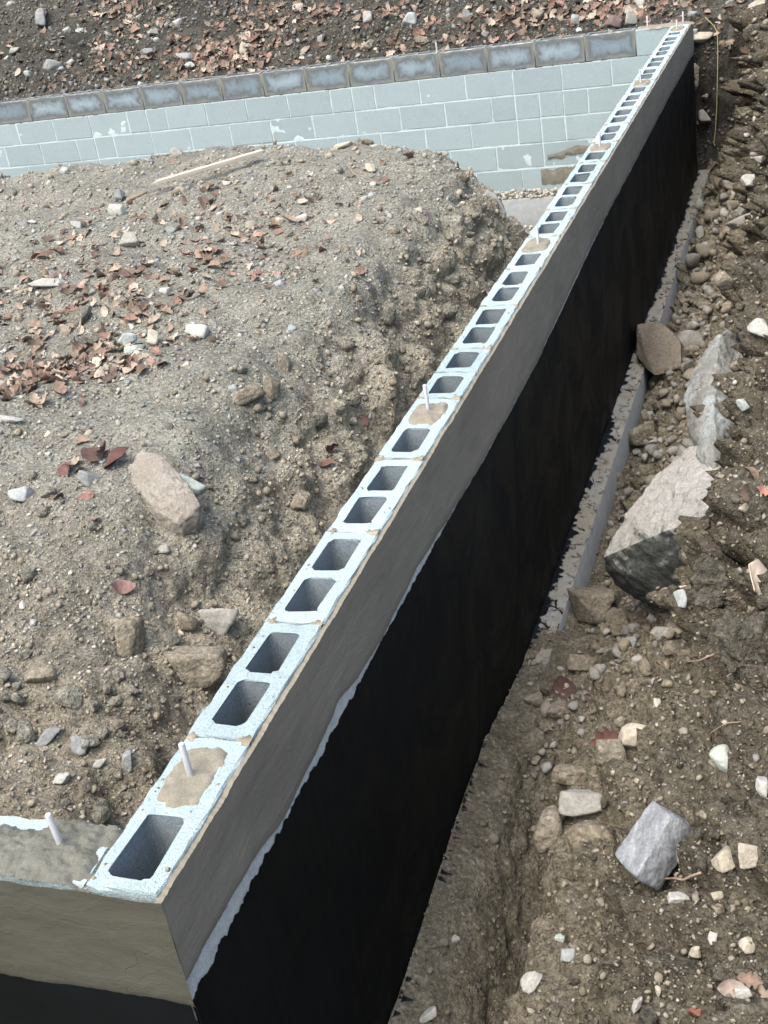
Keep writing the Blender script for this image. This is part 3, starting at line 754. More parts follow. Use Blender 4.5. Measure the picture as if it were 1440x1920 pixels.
# black drips splashed over the ledge: thin flat runs
rr = np.random.default_rng(5); DV = []; DF = []
def ledge_z(x, y): return -1.205+.006*fbm(np.stack([x, y, x*0], -1), 12, 4, .6, 71)+.0055
yh = np.linspace(1.6, 9.2, 1500)
wh = np.clip(.016+.022*n1(yh, 2.0, 91, 2)+.022*n1(yh, 13, 92, 4)+.020*n1(yh, 42, 93, 3), .002, .085)
for k in range(4):
    xk = .005+wh*k/3; DV.append(np.stack([xk, yh, ledge_z(xk, yh)], -1))
DF.append(grid_faces(4, 1500, True)); base = 4*1500
for k in range(150):
    n = 12; t = np.linspace(0, 1, n); L = rr.uniform(.03, .16); a = rr.uniform(0, 6.28)+1.8*n1(t*2+k*3.1, 1.0, k % 37, 2); y = 1.8+7.2*rr.random()**1.5
    px = np.clip(rr.uniform(.01, .11)+np.cumsum(np.cos(a))*L/n, .006, .095); pyy = y+np.cumsum(np.sin(a))*L/n
    ww = (rr.uniform(.0012, .0032) if rr.random() < .8 else rr.uniform(.003, .008))*(1.1-t)
    z = ledge_z(px, pyy); q = np.empty((2*n, 3)); q[0::2] = np.stack([px-ww*.7, pyy-ww, z], -1); q[1::2] = np.stack([px+ww*.7, pyy+ww, z], -1)
    DV.append(q); DF.append(np.array([(base+2*i, base+2*i+2, base+2*i+3, base+2*i+1) for i in range(n-1)])); base += 2*n
for k in range(46):
    y = rr.uniform(.45, 1.75); n = 4; t = np.linspace(0, 1, n); L = rr.uniform(.006, .03)*rr.uniform(.4, 1.8); w_ = rr.uniform(.002, .013)
    q0 = B_out.ray_cast(Vector((.05, y, -.6)), Vector((0, 0, -1)))
    if q0[0] is None: continue
    zb = q0[0].z
    pts_ = []
    for tt in t:
        x_ = .012+L*tt; h_ = B_out.ray_cast(Vector((x_, y+.4*L*tt*math.sin(k), -.6)), Vector((0, 0, -1)))
        pts_.append((x_, y+.4*L*tt*math.sin(k), (h_[0].z if h_[0] is not None else zb)+.004))
    q = np.empty((2*n, 3)); P_ = np.array(pts_); q[0::2] = P_-np.array([0, 1, 0])*(w_*(1.15-t))[:, None]; q[1::2] = P_+np.array([0, 1, 0])*(w_*(1.15-t))[:, None]
    DV.append(q); DF.append(np.array([(base+2*i, base+2*i+2, base+2*i+3, base+2*i+1) for i in range(n-1)])); base += 2*n
DV = np.vstack(DV); DF = np.vstack(DF)
drips = obj('coating_drips', mesh_np('coating_drips', DV, DF, M['membrane']), long_wall); drips.location = -long_wall.location; tag(drips, kind='stuff')

# ------------------------------------------------------------------ stones
def ico(sub):
    bm = bmesh.new(); bmesh.ops.create_icosphere(bm, subdivisions=sub, radius=1)
    V = np.array([v.co[:] for v in bm.verts]); F = np.array([[v.index for v in f.verts] for f in bm.faces]); bm.free(); return V, F
ICO = {s: ico(s) for s in (1, 2, 3, 4, 5)}
def rock_vf(seed, sub=3, planes=12, rough=.03, soft=.97):
    r = np.random.default_rng(seed); V, F = ICO[sub]; n = np.vstack([np.eye(3), -np.eye(3), r.normal(size=(max(planes-9, 2), 3))]); n[:6] += r.normal(0, .30, (6, 3)); n /= np.linalg.norm(n, axis=1)[:, None]
    h = np.r_[r.uniform(.50, .80, 6), r.uniform(.62, .90, len(n)-6)]
    dd = V @ n.T; rad = np.where(dd > .12, h/np.maximum(dd, .12), 9).min(1); rad = np.minimum(rad, 1.3)
    rad = rad*soft+(1-soft)
    Vr = V*rad[:, None]
    if rough: Vr = Vr*(1+rough*fbm(V+seed*3.7, 2.2, 4 if sub > 2 else 2, .6, seed % 40))[:, None]
    ext = np.abs(Vr).max(0); return Vr/ext, F
PAL = {'grey': (.28, .285, .265), 'pale': (.37, .38, .355), 'blue': (.33, .37, .37), 'green': (.33, .385, .355), 'tan': (.265, .245, .19), 'cream': (.38, .36, .295),
       'dust': (.275, .258, .21), 'brown': (.20, .178, .135), 'dark': (.13, .132, .126), 'maroon': (.16, .125, .12), 'slate': (.23, .25, .25), 'white': (.40, .415, .395)}
CR, CU = CAM_R[:, 0], CAM_R[:, 1]; CB = CAM_R[:, 2]
ANCH = {'in': [], 'out': [], 'bk': []}
USED = set()
PREP = {'on', 'at', 'in', 'beside', 'under', 'below', 'above', 'with', 'near', 'just', 'left', 'right', 'behind', 'by', 'sitting', 'lying', 'wedged', 'stuck', 'jutting', 'buried', 'leaning', 'among', 'bulging',
        'half', 'sticking', 'bedded', 'low', 'high', 'halfway', 'toward', 'close', 'embedded', 'standing', 'touching', 'nearest', 'from', 'next', 'crossing', 'upright', 'overhanging', 'beneath', 'where', 'of'}
def head(label):
    w_ = label.replace(',', '').split(); k = next((i for i, x in enumerate(w_) if x in PREP and i > 1), len(w_)); return ' '.join(w_[:k])
def near_label(zone, u, v, base, tail):
    an = sorted(ANCH[zone], key=lambda a: (a[0]-u)**2+(a[1]-v)**2)[:8]
    for (au, av, hd) in an:
        dx, dy = u-au, v-av
        for d_ in ([('right of', dx), ('left of', -dx), ('above', -dy*1.0), ('below', dy)]):
            if d_[1] < max(abs(dx), abs(dy))*.6 or d_[1] <= 0: continue
            lab = f'{base} {d_[0]} the {hd} {tail}'
            if lab not in USED and len(lab.split()) <= 16: USED.add(lab); return lab
    return None
def stone(u, v, w, h, zone, pal, label, cat='stone', name='stone', rot=0.0, depth=None, seed=None, planes=13, sub=4, rough=.035, sink=.25, mat='stone', soft=.92, group=None, vary=.08, smooth=False):
    """a stone w x h pixels large in view, resting on the ground seen at pixel (u,v)"""
    q = hit(u, v, zone)
    if q is None: return None
    p, n, dist = q
    zc = float((p-CAM_LOC) @ -CB); s = zc/PX_F
    seed = seed if seed is not None else int(abs(u*7+v*13)) % 9973
    ANCH[zone].append((u, v, head(label)))
    if mat == 'stone' and pal in ('dust', 'tan', 'brown'): mat = 'dusty'
    Vr, F = rock_vf(seed, sub, planes, rough, soft)
    a, b = w*s/2, h*s/2; c = (depth*s/2) if depth else (a*b)**.5*.9
    R2 = np.stack([CR*math.cos(rot)+CU*math.sin(rot), -CR*math.sin(rot)+CU*math.cos(rot), CB], 1)
    W = (Vr*np.array([a, b, c])) @ R2.T
    off = n*(1-2*sink)*min(a, b, c)
    col = np.array(PAL[pal] if isinstance(pal, str) else pal)*(1+rng.uniform(-vary, vary))
    me = mesh_np(name, W, F, M[mat], smooth or mat.startswith('dirt'), col)
    o = obj(name, me, None, p+off)
    tag(o, label, cat, group); return o
def hull_rock(pts, mat, label, name='boulder', cat='boulder', sub=4, amp=.012, freq=7, seed=1, pal=None, smooth=True, soft=.14):
    pts = np.array(pts, float); base = pts.mean(0)
    if soft > .2: pts = base+(pts-base)*1.13
    bm = bmesh.new()
    for p in pts-base: bm.verts.new(p)
    r = bmesh.ops.convex_hull(bm, input=bm.verts)
    junk = [g for g in r['geom_interior'] if isinstance(g, bmesh.types.BMVert)]
    if junk: bmesh.ops.delete(bm, geom=junk, context='VERTS')
    bmesh.ops.triangulate(bm, faces=bm.faces)
    for it in range(sub):
        bmesh.ops.subdivide_edges(bm, edges=bm.edges, cuts=1, use_grid_fill=True)
        if it < 3: bmesh.ops.smooth_vert(bm, verts=bm.verts, factor=soft, use_axis_x=True, use_axis_y=True, use_axis_z=True)
    bmesh.ops.triangulate(bm, faces=bm.faces); bm.normal_update()
    V = np.array([v_.co[:] for v_ in bm.verts]); N = np.array([v_.normal[:] for v_ in bm.verts])
    F = np.array([[v_.index for v_ in f_.verts] for f_ in bm.faces]) if not bm.verts.index_update() else None
    bm.free()
    dsp = amp*(fbm(V+base, freq, 5, .55, seed)+.6*fbm(V+base, freq*2.2, 3, .5, seed+9, True)-.2)
    V = V+N*dsp[:, None]
    me = mesh_np(name, V, F, M[mat], smooth, pal if pal is not None else (1, 1, 1))
    return tag(obj(name, me, None, base), label, cat)
def W3(u, v, z): return at(u, v, 2, z)

# the half-buried boulder that leans over the trench, and its pale crusted neighbour above it
T, A_, B_ = W3(1118, 1036, -.72), W3(1240, 880, -.54), W3(1325, 800, -.42)
pts = [T, W3(1185, 958, -.63), A_, B_, W3(1420, 850, -.44), W3(1450, 960, -.42), W3(1212, 988, -.61), W3(1335, 962, -.38), W3(1410, 985, -.46),
       W3(1150, 1092, -1.0), W3(1240, 1155, -1.05), W3(1290, 1180, -1.0), W3(1430, 1080, -.66)]
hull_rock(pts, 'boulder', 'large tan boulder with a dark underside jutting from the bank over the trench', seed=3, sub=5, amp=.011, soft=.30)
pts = [W3(1286, 745, -.47), W3(1298, 690, -.40), W3(1348, 624, -.32), W3(1335, 760, -.33), W3(1410, 600, -.50), W3(1425, 700, -.50), W3(1415, 830, -.50), W3(1350, 930, -.42),
       W3(1318, 860, -.40), W3(1298, 812, -.78), W3(1340, 830, -.95), W3(1430, 720, -.95)]
hull_rock(pts, 'crust', 'bluish white crusted boulder buried in the bank just above the large tan boulder', seed=6, sub=5, amp=.012, soft=.34)
pts = [W3(1190, 603, -1.02), W3(1245, 606, -.99), W3(1280, 640, -1.02), W3(1278, 690, -1.12), W3(1225, 712, -1.18), W3(1192, 670, -1.16),
       W3(1245, 606, -1.2), W3(1290, 660, -1.25), W3(1200, 640, -1.28)]
hull_rock(pts, 'slab', 'brown slab of rock leaning on the footing against the black wall', 'rock', 'rock', seed=8, sub=4, amp=.006, freq=12)
Lp, Tp, Rp, Bp = W3(1140, 1603, -.50), W3(1222, 1491, -.475), W3(1262, 1524, -.43), W3(1186, 1652, -.46)
thick = np.array([.055, .045, -.085])
hull_rock([Lp, Tp, Rp, Bp, Lp+thick, Tp+thick, Rp+thick*1.05, Bp+thick*.9], 'striated', 'blocky grey streaked stone lying on the near bank', 'stone', 'stone', seed=10, sub=4, amp=.0035, freq=20)

S = stone
# right bank and trench
S(1300, 652, 74, 52, 'out', 'grey', 'rounded grey rock beside the brown slab leaning on the black wall', soft=.75)
S(1208, 822, 84, 56, 'out', 'dust', 'flat dusty rock with a red leaf on it in the trench', rot=.25)
S(1152, 908, 62, 44, 'out', 'dust', 'angular tan rock wedged beside the footing left of the large boulder', rot=-.5)
S(1120, 1150, 92, 82, 'out', 'dust', 'square-edged dusty rock under the overhanging tan boulder', sink=.1)
S(1170, 1172, 44, 60, 'out', 'dust', 'narrow dusty rock beneath the dark face of the tan boulder', rot=.3)
S(1090, 1248, 58, 36, 'out', 'dust', 'low dusty rock at the buried end of the footing')
S(1012, 1318, 52, 30, 'out', 'dust', 'dusty rock lying where the footing disappears under dirt')
S(1052, 1335, 44, 34, 'out', 'dust', 'dirt-covered rock just right of the rock where the footing disappears')
S(1182, 1215, 34, 46, 'out', 'slate', 'small bluish grey rock in rubble below the tan boulder')
S(1252, 1184, 60, 34, 'out', 'grey', 'pale stone at the lip under the tan boulder')
S(1274, 1128, 26, 36, 'out', 'blue', 'blue-grey pebble stuck in dirt right of the dark boulder face', sink=.0)
S(1188, 1388, 52, 68, 'out', 'cream', 'two-toned oval stone in loose dirt above a triangular rock', rot=-.3)
S(1146, 1420, 62, 60, 'out', 'dust', 'triangular dusty rock below the two-toned oval stone', planes=10)
S(1045, 1560, 62, 100, 'out', 'dust', 'tall smooth dusty rock on the trench lip', soft=.6, rot=-.2)
S(1098, 1508, 92, 62, 'out', 'grey', 'broad grey-green rock on the trench lip above the smooth one')
S(1110, 1575, 108, 84, 'out', 'brown', 'big brown dirt-caked rock left of the streaked grey stone', soft=.65, rough=.12)
S(1075, 1462, 90, 42, 'out', 'brown', 'brown earth-covered rock at the upper end of the trench lip', soft=.65, rough=.14)
S(1350, 1428, 48, 62, 'out', (.34, .40, .36), 'smooth pale green stone stuck in the brown bank', rot=.45, soft=.55, rough=.02, sink=.2, sub=4)
S(1355, 1622, 56, 44, 'out', 'cream', 'cream stone at the end of the root twig', rot=.5)
S(1412, 1600, 62, 52, 'out', 'cream', 'larger cream stone right of the root twig near the frame edge')
S(1428, 1478, 30, 44, 'out', 'white', 'whitish stone on the bank at the right edge above the cream stones', rot=.3)
S(1352, 1680, 30, 26, 'out', 'cream', 'small cream pebble below the cream stone by the twig')
S(1000, 1842, 30, 46, 'out', 'pale', 'pale oval stone on the bank edge near the bottom', rot=-.6)
S(1068, 1790, 32, 28, 'out', 'blue', 'pale blue chip among gravel on the near bank')
S(1050, 1765, 24, 18, 'out', 'green', 'greenish chip just above the pale blue chip')
S(1306, 1782, 26, 24, 'out', 'cream', 'cream stone in brown dirt at lower right')
S(1236, 1858, 14, 26, 'out', 'cream', 'small upright cream pebble in the lower right dirt', rot=.2)
S(1194, 1885, 16, 40, 'out', 'pale', 'narrow whitish chip at the bottom of the bank', rot=-.4)
S(1270, 1690, 46, 22, 'out', 'pale', 'flat pale stone in the brown bank below the root twig')
S(1410, 1770, 40, 30, 'out', 'cream', 'cream flat stone near the right edge of the near bank')
S(1340, 1760, 22, 30, 'out', 'pale', 'small pale stone left of the cream flat one near the right edge')
S(1390, 1870, 34, 28, 'out', 'pale', 'pale stone at the bottom right corner')
S(1395, 760, 20, 28, 'out', 'blue', 'pale blue oval pebble in dirt above the tan boulder', rot=.5, sink=-.3)
S(1425, 615, 44, 46, 'out', 'pale', 'pale stone at the right edge above the crusted boulder', sink=.3)
S(1405, 1220, 130, 160, 'out', (1, 1, 1), 'large clod of brown earth and gravel overhanging the bank at the right edge', 'clod', 'dirt_clod', soft=.85, rough=.30, sub=5, planes=6, mat='dirt_out', sink=.22, vary=0)
S(1335, 1125, 150, 130, 'out', (1, 1, 1), 'rough brown earth clod right of the dark face of the tan boulder', 'clod', 'dirt_clod', soft=.85, rough=.30, sub=5, planes=6, mat='dirt_out', sink=.22, vary=0)
S(830, 1770, 24, 18, 'out', 'dust', 'small dusty stone on the trench floor by the black wall')
S(852, 1764, 18, 18, 'out', 'pale', 'pale pebble on the trench floor right of the dusty stone')
S(800, 1906, 44, 20, 'out', 'white', 'white chip at the bottom of the trench by the black wall', rot=.4)
S(1408, 345, 36, 26, 'out', 'pale', 'pale rock high on the rubble near the right edge')
S(1425, 300, 26, 18, 'out', 'pale', 'pale stone above the pale rock near the right edge')
S(1330, 360, 34, 26, 'out', 'dust', 'dusty rock beside the far end of the footing')
S(1330, 418, 60, 34, 'out', 'dust', 'flat dusty rock in the far rubble right of the footing', rot=.3)
S(1296, 470, 40, 30, 'out', 'dust', 'dusty stone close to the footing halfway along the trench')
S(1385, 420, 56, 34, 'out', 'grey', 'grey rock in the far rubble toward the right edge', rot=.35)
S(1360, 530, 60, 42, 'out', 'dust', 'tan rubble rock above the bluish white boulder', rot=.4)
# far cut face
S(1312, 72, 54, 20, 'bk', 'cream', 'long cream stone lying on the ledge right of the far corner', soft=.65, depth=26)
S(1308, 142, 26, 60, 'bk', 'dust', 'tall dusty stone stuck in the cut face below the cream ledge stone', sink=.1)
S(1318, 222, 32, 34, 'bk', 'grey', 'grey stone in the dark cut face beyond the far corner', sink=.1)
# mound
def zt_(v): return -.29-(v-800)/200*.166
pts = []
for (u, v, up_) in [(236, 872, .045), (262, 838, .055), (300, 846, .075), (352, 905, .08), (382, 946, .05), (338, 986, .04), (288, 958, .05), (247, 908, .05), (310, 900, .095)]:
    q = W3(u, v, zt_(v)+up_); pts += [q, q+np.array([-.02, .03, -.11])]
hull_rock(pts, 'cream_rock', 'largest cream rough rock on the mound slope', 'rock', 'rock', seed=14, sub=4, amp=.007, freq=16, smooth=False)
S(352, 938, 74, 30, 'in', 'green', 'greenish angular slab sitting on the largest cream rock', rot=-.35, sink=-1.6, planes=10, depth=50)
S(375, 626, 52, 28, 'in', 'white', 'whitish flat stone on the mound above the slope', rot=-.35)
S(289, 646, 24, 40, 'in', 'cream', 'upright cream stone beside leaf litter on the mound', sink=.05)
S(254, 662, 44, 20, 'in', 'green', 'pale green flat stone at the edge of the leaf pile', rot=.2)
S(234, 645, 42, 26, 'in', 'blue', 'blue-grey leaning slab behind the pale green stone', rot=.5, sink=.1)
S(170, 902, 48, 30, 'in', 'slate', 'slate-grey flat stone under the curled brown leaves', rot=-.25)
S(40, 934, 52, 32, 'in', 'blue', 'pale blue stone at the left edge of the mound')
S(20, 790, 48, 16, 'in', 'pale', 'low pale stone half buried at the left edge of the mound')
S(460, 746, 66, 30, 'in', 'dust', 'long rounded stone sticking out of the mound crest', rot=.5, soft=.65, sink=.1)
S(502, 735, 34, 56, 'in', 'dust', 'dusty upright stone right of the long rounded one', sink=.15)
S(530, 690, 26, 46, 'in', 'dust', 'narrow stone bedded in the upper slope')
S(412, 1172, 88, 60, 'in', 'grey', 'grey wedge-shaped rock low on the mound slope by the wall', planes=10, sink=.1)
S(346, 1172, 44, 44, 'in', 'dust', 'dark dusty rock left of the grey wedge-shaped rock')
S(248, 1216, 56, 92, 'in', 'tan', 'tall tan rock bulging from the lower slope', soft=.75, sink=.1, rough=.1)
S(368, 1262, 150, 84, 'in', 'dust', 'broad dirt-covered rock below the grey wedge-shaped rock', 'rock', 'rock', sub=4, rough=.1, sink=.3)
S(80, 1268, 66, 36, 'in', 'tan', 'rounded tan rock at the lower left of the mound', soft=.75)
S(90, 1390, 64, 26, 'in', 'slate', 'slate-grey sliver in the dirt near the short wall', rot=.9)
S(216, 1360, 32, 26, 'in', 'dust', 'small overhanging stone in the dirt behind the near corner')
S(150, 1398, 42, 36, 'in', 'slate', 'crumbly bluish stone in the dirt behind the short wall', rough=.2)
S(116, 1466, 34, 24, 'in', 'white', 'whitish crumbly stone nearest the short wall', rough=.2)
S(188, 1430, 26, 20, 'in', 'white', 'small whitish stone right of the crumbly bluish one')
S(240, 1430, 24, 50, 'in', 'slate', 'upright grey stone close behind the corner block', sink=.1)
S(95, 533, 78, 16, 'in', 'pale', 'long pale flat slab on the mound near the left edge')
S(220, 402, 40, 26, 'in', 'white', 'white rounded stone near the tip of the wooden stake', soft=.75)
S(226, 374, 20, 26, 'in', 'slate', 'small grey stone standing behind the white rounded stone', sink=0)
S(244, 462, 42, 32, 'in', 'grey', 'grey block-shaped stone in the middle of the mound top', planes=10, sink=.1)
S(146, 426, 26, 22, 'in', 'blue', 'pale blue stone on the far left of the mound top')
S(60, 418, 18, 8, 'in', 'white', 'tiny white flat stone on the mound top at far left')
S(310, 548, 24, 14, 'in', 'white', 'white chip on the mound top above the leaf pile')
S(220, 553, 26, 16, 'in', 'slate', 'dark grey flat stone on the mound top near the red leaf')
S(696, 320, 22, 18, 'in', 'cream', 'round cream stone near the back end of the mound')
S(642, 276, 44, 12, 'in', 'cream', 'flat cream stone on the back rim of the mound', rot=.2)
S(692, 270, 30, 12, 'in', 'dust', 'flat dusty stone on the back rim right of the cream one')
S(470, 425, 22, 18, 'in', 'cream', 'cream stone halfway along the mound top')
S(525, 418, 20, 16, 'in', 'cream', 'cream pebble right of the cream stone on the mound top')
S(660, 790, 24, 14, 'in', 'grey', 'grey stone embedded in the slope next to the wall')
S(440, 1010, 40, 22, 'in', 'dust', 'dusty overhanging stone in the middle of the slope')
S(640, 1020, 40, 30, 'in', 'dust', 'rounded dusty stone at the foot of the slope beside the wall')
S(560, 945, 44, 40, 'in', 'dust', 'dusty boulder-like lump at the foot of the slope', rough=.12)
S(938, 388, 34, 66, 'in', 'slate', 'jagged blue-grey slab leaning at the back end of the mound', 'rock', 'rock', rot=.45, planes=10, sink=-.1, depth=24)
S(968, 408, 30, 24, 'in', 'dark', 'dark broken rock at the foot of the jagged blue-grey slab', sink=.1)
# back slope
for (u, v, w, h, pal, lab) in [(76, 38, 24, 36, 'slate', 'upright slate stone at the upper left of the back slope'), (100, 130, 42, 28, 'slate', 'large slate stone just above the back wall at left'),
    (30, 97, 22, 16, 'pale', 'pale stone on the back slope at the left edge'), (352, 108, 42, 20, 'slate', 'long flat grey stone above the back wall left of the leaf band'),
    (358, 124, 22, 14, 'blue', 'pale blue stone right under the long flat grey stone'), (460, 95, 20, 26, 'cream', 'cream upright stone in the leaf band'),
    (290, 62, 24, 14, 'pale', 'pale green-grey stone below the upper leaf patch'), (278, 102, 32, 16, 'slate', 'tilted slate stone above the back wall'),
    (692, 34, 24, 30, 'grey', 'grey oval stone at the top of the back slope'), (770, 44, 34, 24, 'blue', 'pale blue-grey angular stone above the middle of the back wall'),
    (878, 32, 20, 24, 'slate', 'slate stone on the back slope with leaves around'), (790, 78, 26, 18, 'dust', 'dusty stone just behind the back wall'),
    (1082, 40, 22, 22, 'slate', 'round grey stone on the far slope close to the corner'), (1155, 46, 34, 26, 'maroon', 'dark maroon stone right behind the far corner blocks'),
    (1185, 38, 26, 28, 'grey', 'grey boulder beside the dark maroon stone'), (560, 20, 26, 16, 'pale', 'pale stone at the top edge in the middle of the back slope'),
    (600, 76, 16, 18, 'grey', 'small grey stone beside the leaf band'), (1200, 10, 30, 16, 'pale', 'pale stone on the slope above the far corner'), (1010, 30, 26, 20, 'dust', 'brownish stone among leaves behind the back wall'),
    (1425, 14, 50, 24, 'cream', 'cream rock at the upper right corner'), (150, 62, 20, 14, 'blue', 'bluish stone in dark soil on the upper left slope')]:
    S(u, v, w, h, 'bk', pal, lab)

# ------------------------------------------------------------------ scattered stones: countable ones, then gravel as stuff
def tri_area(V, F):
    a, b, c, d_ = (V[F[:, k]] for k in range(4)); return .5*np.linalg.norm(np.cross(c-a, d_-b), axis=1)
def sampler(V, F, seed):
    C = V[F].mean(1); N = np.cross(V[F[:, 2]]-V[F[:, 0]], V[F[:, 3]]-V[F[:, 1]]); ar = np.linalg.norm(N, axis=1)/2
    N = N/(ar[:, None]*2+1e-12); N[N[:, 2] < 0] *= -1
    u, v, z = project(C)
    vis = (u > -260) & (u < 1700) & (v > -160) & (v < 2080) & (z > .3)
    view = (C-CAM_LOC); view /= np.linalg.norm(view, axis=1)[:, None]
    face = np.clip(-(view*N).sum(1), .12, 1)
    return C, N, ar*face/z**2*vis, z, u, v
SMP = {'in': sampler(V_in, F_in, 1), 'out': sampler(V_out, F_out, 2), 'bk': sampler(V_bk, F_bk, 3)}
def rand_rot(r, n):
    q = r.normal(size=(n, 4)); q /= np.linalg.norm(q, axis=1)[:, None]; w, x, y, z = q.T
    return np.stack([np.stack([1-2*(y*y+z*z), 2*(x*y-z*w), 2*(x*z+y*w)], -1), np.stack([2*(x*y+z*w), 1-2*(x*x+z*z), 2*(y*z-x*w)], -1), np.stack([2*(x*z-y*w), 2*(y*z+x*w), 1-2*(x*x+y*y)], -1)], 1)
TPL = {s: [rock_vf(700+i, s, 13, .04, 1.0) for i in range(10)] for s in (1, 2)}
def gravel(name, zone, n, pmin, pmax, palette, seed, dens=None, sub=1, sink=.35, flat=.6, palp=None, power=2.2, label=None, jit=.16):
    r = np.random.default_rng(seed); C, N, wgt, z, u, v = SMP[zone]
    w = wgt*(dens(C, N, u, v) if dens is not None else 1); w = w/w.sum()
    idx = r.choice(len(C), n, p=w)
    px = pmin*(1-r.random(n)*(1-(pmin/pmax)**power))**(-1/power)        # power-law size in pixels of view
    rad = px*z[idx]/PX_F/2
    Rm = rand_rot(r, n); sc = np.stack([np.ones(n), r.uniform(.65, 1, n), r.uniform(flat*.7, 1, n)], -1)*rad[:, None]
    pal = np.array([PAL[k] for k in palette]); col = pal[r.choice(len(pal), n, p=palp)]*(1+r.uniform(-jit, jit, (n, 1)))
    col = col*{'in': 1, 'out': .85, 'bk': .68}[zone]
    VV, FF, CC = [], [], []; base = 0
    tp = r.integers(0, 10, n); pos = C[idx]+r.normal(0, .004, (n, 3))+N[idx]*(rad*(1-2*sink))[:, None]
    for k in range(10):
        m = np.where(tp == k)[0]; Vt, Ft = TPL[sub][k]
        Vw = np.einsum('nij,nvj->nvi', Rm[m], Vt[None]*sc[m][:, None, :])+pos[m][:, None, :]
        VV.append(Vw.reshape(-1, 3)); FF.append((Ft[None]+(base+np.arange(len(m))*len(Vt))[:, None, None]).reshape(-1, 3)); CC.append(np.repeat(col[m], len(Vt), 0)); base += len(m)*len(Vt)
    o = obj(name, mesh_np(name, np.vstack(VV), np.vstack(FF), M['stone'], False, np.vstack(CC)))
    tag(o, label, None, None, 'stuff'); return o
def flatness(C, N, u, v): return sstep(.5, .9, N[:, 2])
def patch(freq, seed, lo=0.0): return lambda C, N, u, v: np.clip(fbm(C, freq, 3, .5, seed)*2.2+.5, lo, 1)
def both(f, g): return lambda C, N, u, v: f(C, N, u, v)*g(C, N, u, v)
gravel('gravel', 'in', 11000, 3.4, 12, ['grey', 'pale', 'slate', 'dust', 'cream', 'dark'], 11, both(flatness, patch(1.4, 81, .35)), 1, palp=[.22, .27, .13, .17, .09, .12], label='loose grey gravel strewn over the mound')
gravel('dirt_crumbs', 'in', 6000, 4, 20, ['dust', 'tan', 'brown', 'dust'], 12, lambda C, N, u, v: .25+sstep(.95, .6, N[:, 2]), 1, .3, label='crumbs of dry earth on the mound')
gravel('gravel', 'out', 6000, 3.5, 15, ['cream', 'pale', 'tan', 'grey', 'dust', 'tan'], 13, lambda C, N, u, v: .08+sstep(-.75, -.4, C[:, 2])*np.clip(.6+fbm(C, 3, 2, .5, 84), .15, 1), 1, palp=[.12, .10, .2, .2, .24, .14], label='pale pebbles scattered in the brown bank')
gravel('dirt_crumbs', 'out', 6000, 4, 24, ['dust', 'tan', 'dust', 'brown'], 14, None, 1, .3, palp=[.35, .25, .25, .15], label='crumbs of dry earth in the trench and on its bank')
gravel('rubble', 'out', 1600, 9, 40, ['dust', 'grey', 'pale', 'tan'], 15, lambda C, N, u, v: sstep(-.75, -.9, C[:, 2])*sstep(8.6, 7.5, C[:, 1])*sstep(1.5, 2.4, C[:, 1])*sstep(.13, .2, C[:, 0]), 2, .2, power=1.8, label='small broken rubble along the footing')
gravel('gravel', 'bk', 6500, 3.2, 13, ['slate', 'grey', 'dust', 'pale', 'brown', 'blue'], 16, lambda C, N, u, v: np.clip(fbm(C, .9, 3, .5, 86)*2.2+.5, .25, 1)*np.where((C[:, 0] > -.1) & (N[:, 2] < .75), .1, 1), 1, palp=[.2, .2, .22, .1, .2, .08], label='mixed gravel on the dark back slope')
gravel('dirt_crumbs', 'bk', 3000, 4, 14, ['brown', 'dark', 'brown'], 17, None, 1, .3, label='dark soil crumbs on the back slope')
def flakes(name, zone, n, pmin, pmax, palette, seed, dens, label, tilt=.35, power=2.0):
    r = np.random.default_rng(seed); C, N, wgt, z, u, v = SMP[zone]; w = wgt*dens(C, N, u, v); w /= w.sum(); idx = r.choice(len(C), n, p=w)
    px = pmin*(1-r.random(n)*(1-(pmin/pmax)**power))**(-1/power); rad = px*z[idx]/PX_F/2
    nn = N[idx]+r.normal(0, tilt, (n, 3)); nn /= np.linalg.norm(nn, axis=1)[:, None]
    a = np.cross(nn, r.normal(size=(n, 3))); a /= np.linalg.norm(a, axis=1)[:, None]; b = np.cross(nn, a)
    th = np.sort(np.arange(6)*math.pi/3+r.uniform(-.4, .4, (n, 6)), axis=1); rr_ = r.uniform(.55, 1.1, (n, 6)); asp = r.uniform(.45, .95, (n, 1))
    ring = C[idx][:, None]+rad[:, None, None]*(a[:, None]*(np.cos(th)*rr_)[..., None]+b[:, None]*(np.sin(th)*rr_*asp)[..., None])+nn[:, None]*(rad[:, None]*r.uniform(-.12, .22, (n, 6)))[..., None]
    top = C[idx]+nn*(rad*r.uniform(.12, .42, n))[:, None]+a*(rad*r.uniform(-.3, .3, n))[:, None]; bot = C[idx]-nn*(rad*.35)[:, None]
    V = np.concatenate([ring, top[:, None], bot[:, None]], 1)+N[idx][:, None]*(rad*.15)[:, None, None]
    f = np.array([(k, (k+1) % 6, 6) for k in range(6)]+[((k+1) % 6, k, 7) for k in range(6)])
    F = (f[None]+(np.arange(n)*8)[:, None, None]).reshape(-1, 3)
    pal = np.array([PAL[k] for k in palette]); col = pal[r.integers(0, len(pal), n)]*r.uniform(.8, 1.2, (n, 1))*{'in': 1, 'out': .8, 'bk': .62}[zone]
    tag(obj(name, mesh_np(name, V.reshape(-1, 3), F, M['stone'], False, np.repeat(col, 8, 0))), label, kind='stuff')
flakes('stone_chips', 'in', 20000, 4.5, 22, ['dust', 'pale', 'dust', 'grey', 'cream', 'tan', 'slate'], 61, lambda C, N, u, v: .35+.65*sstep(.6, .9, N[:, 2]), 'flat stone chips and crust covering the mound')
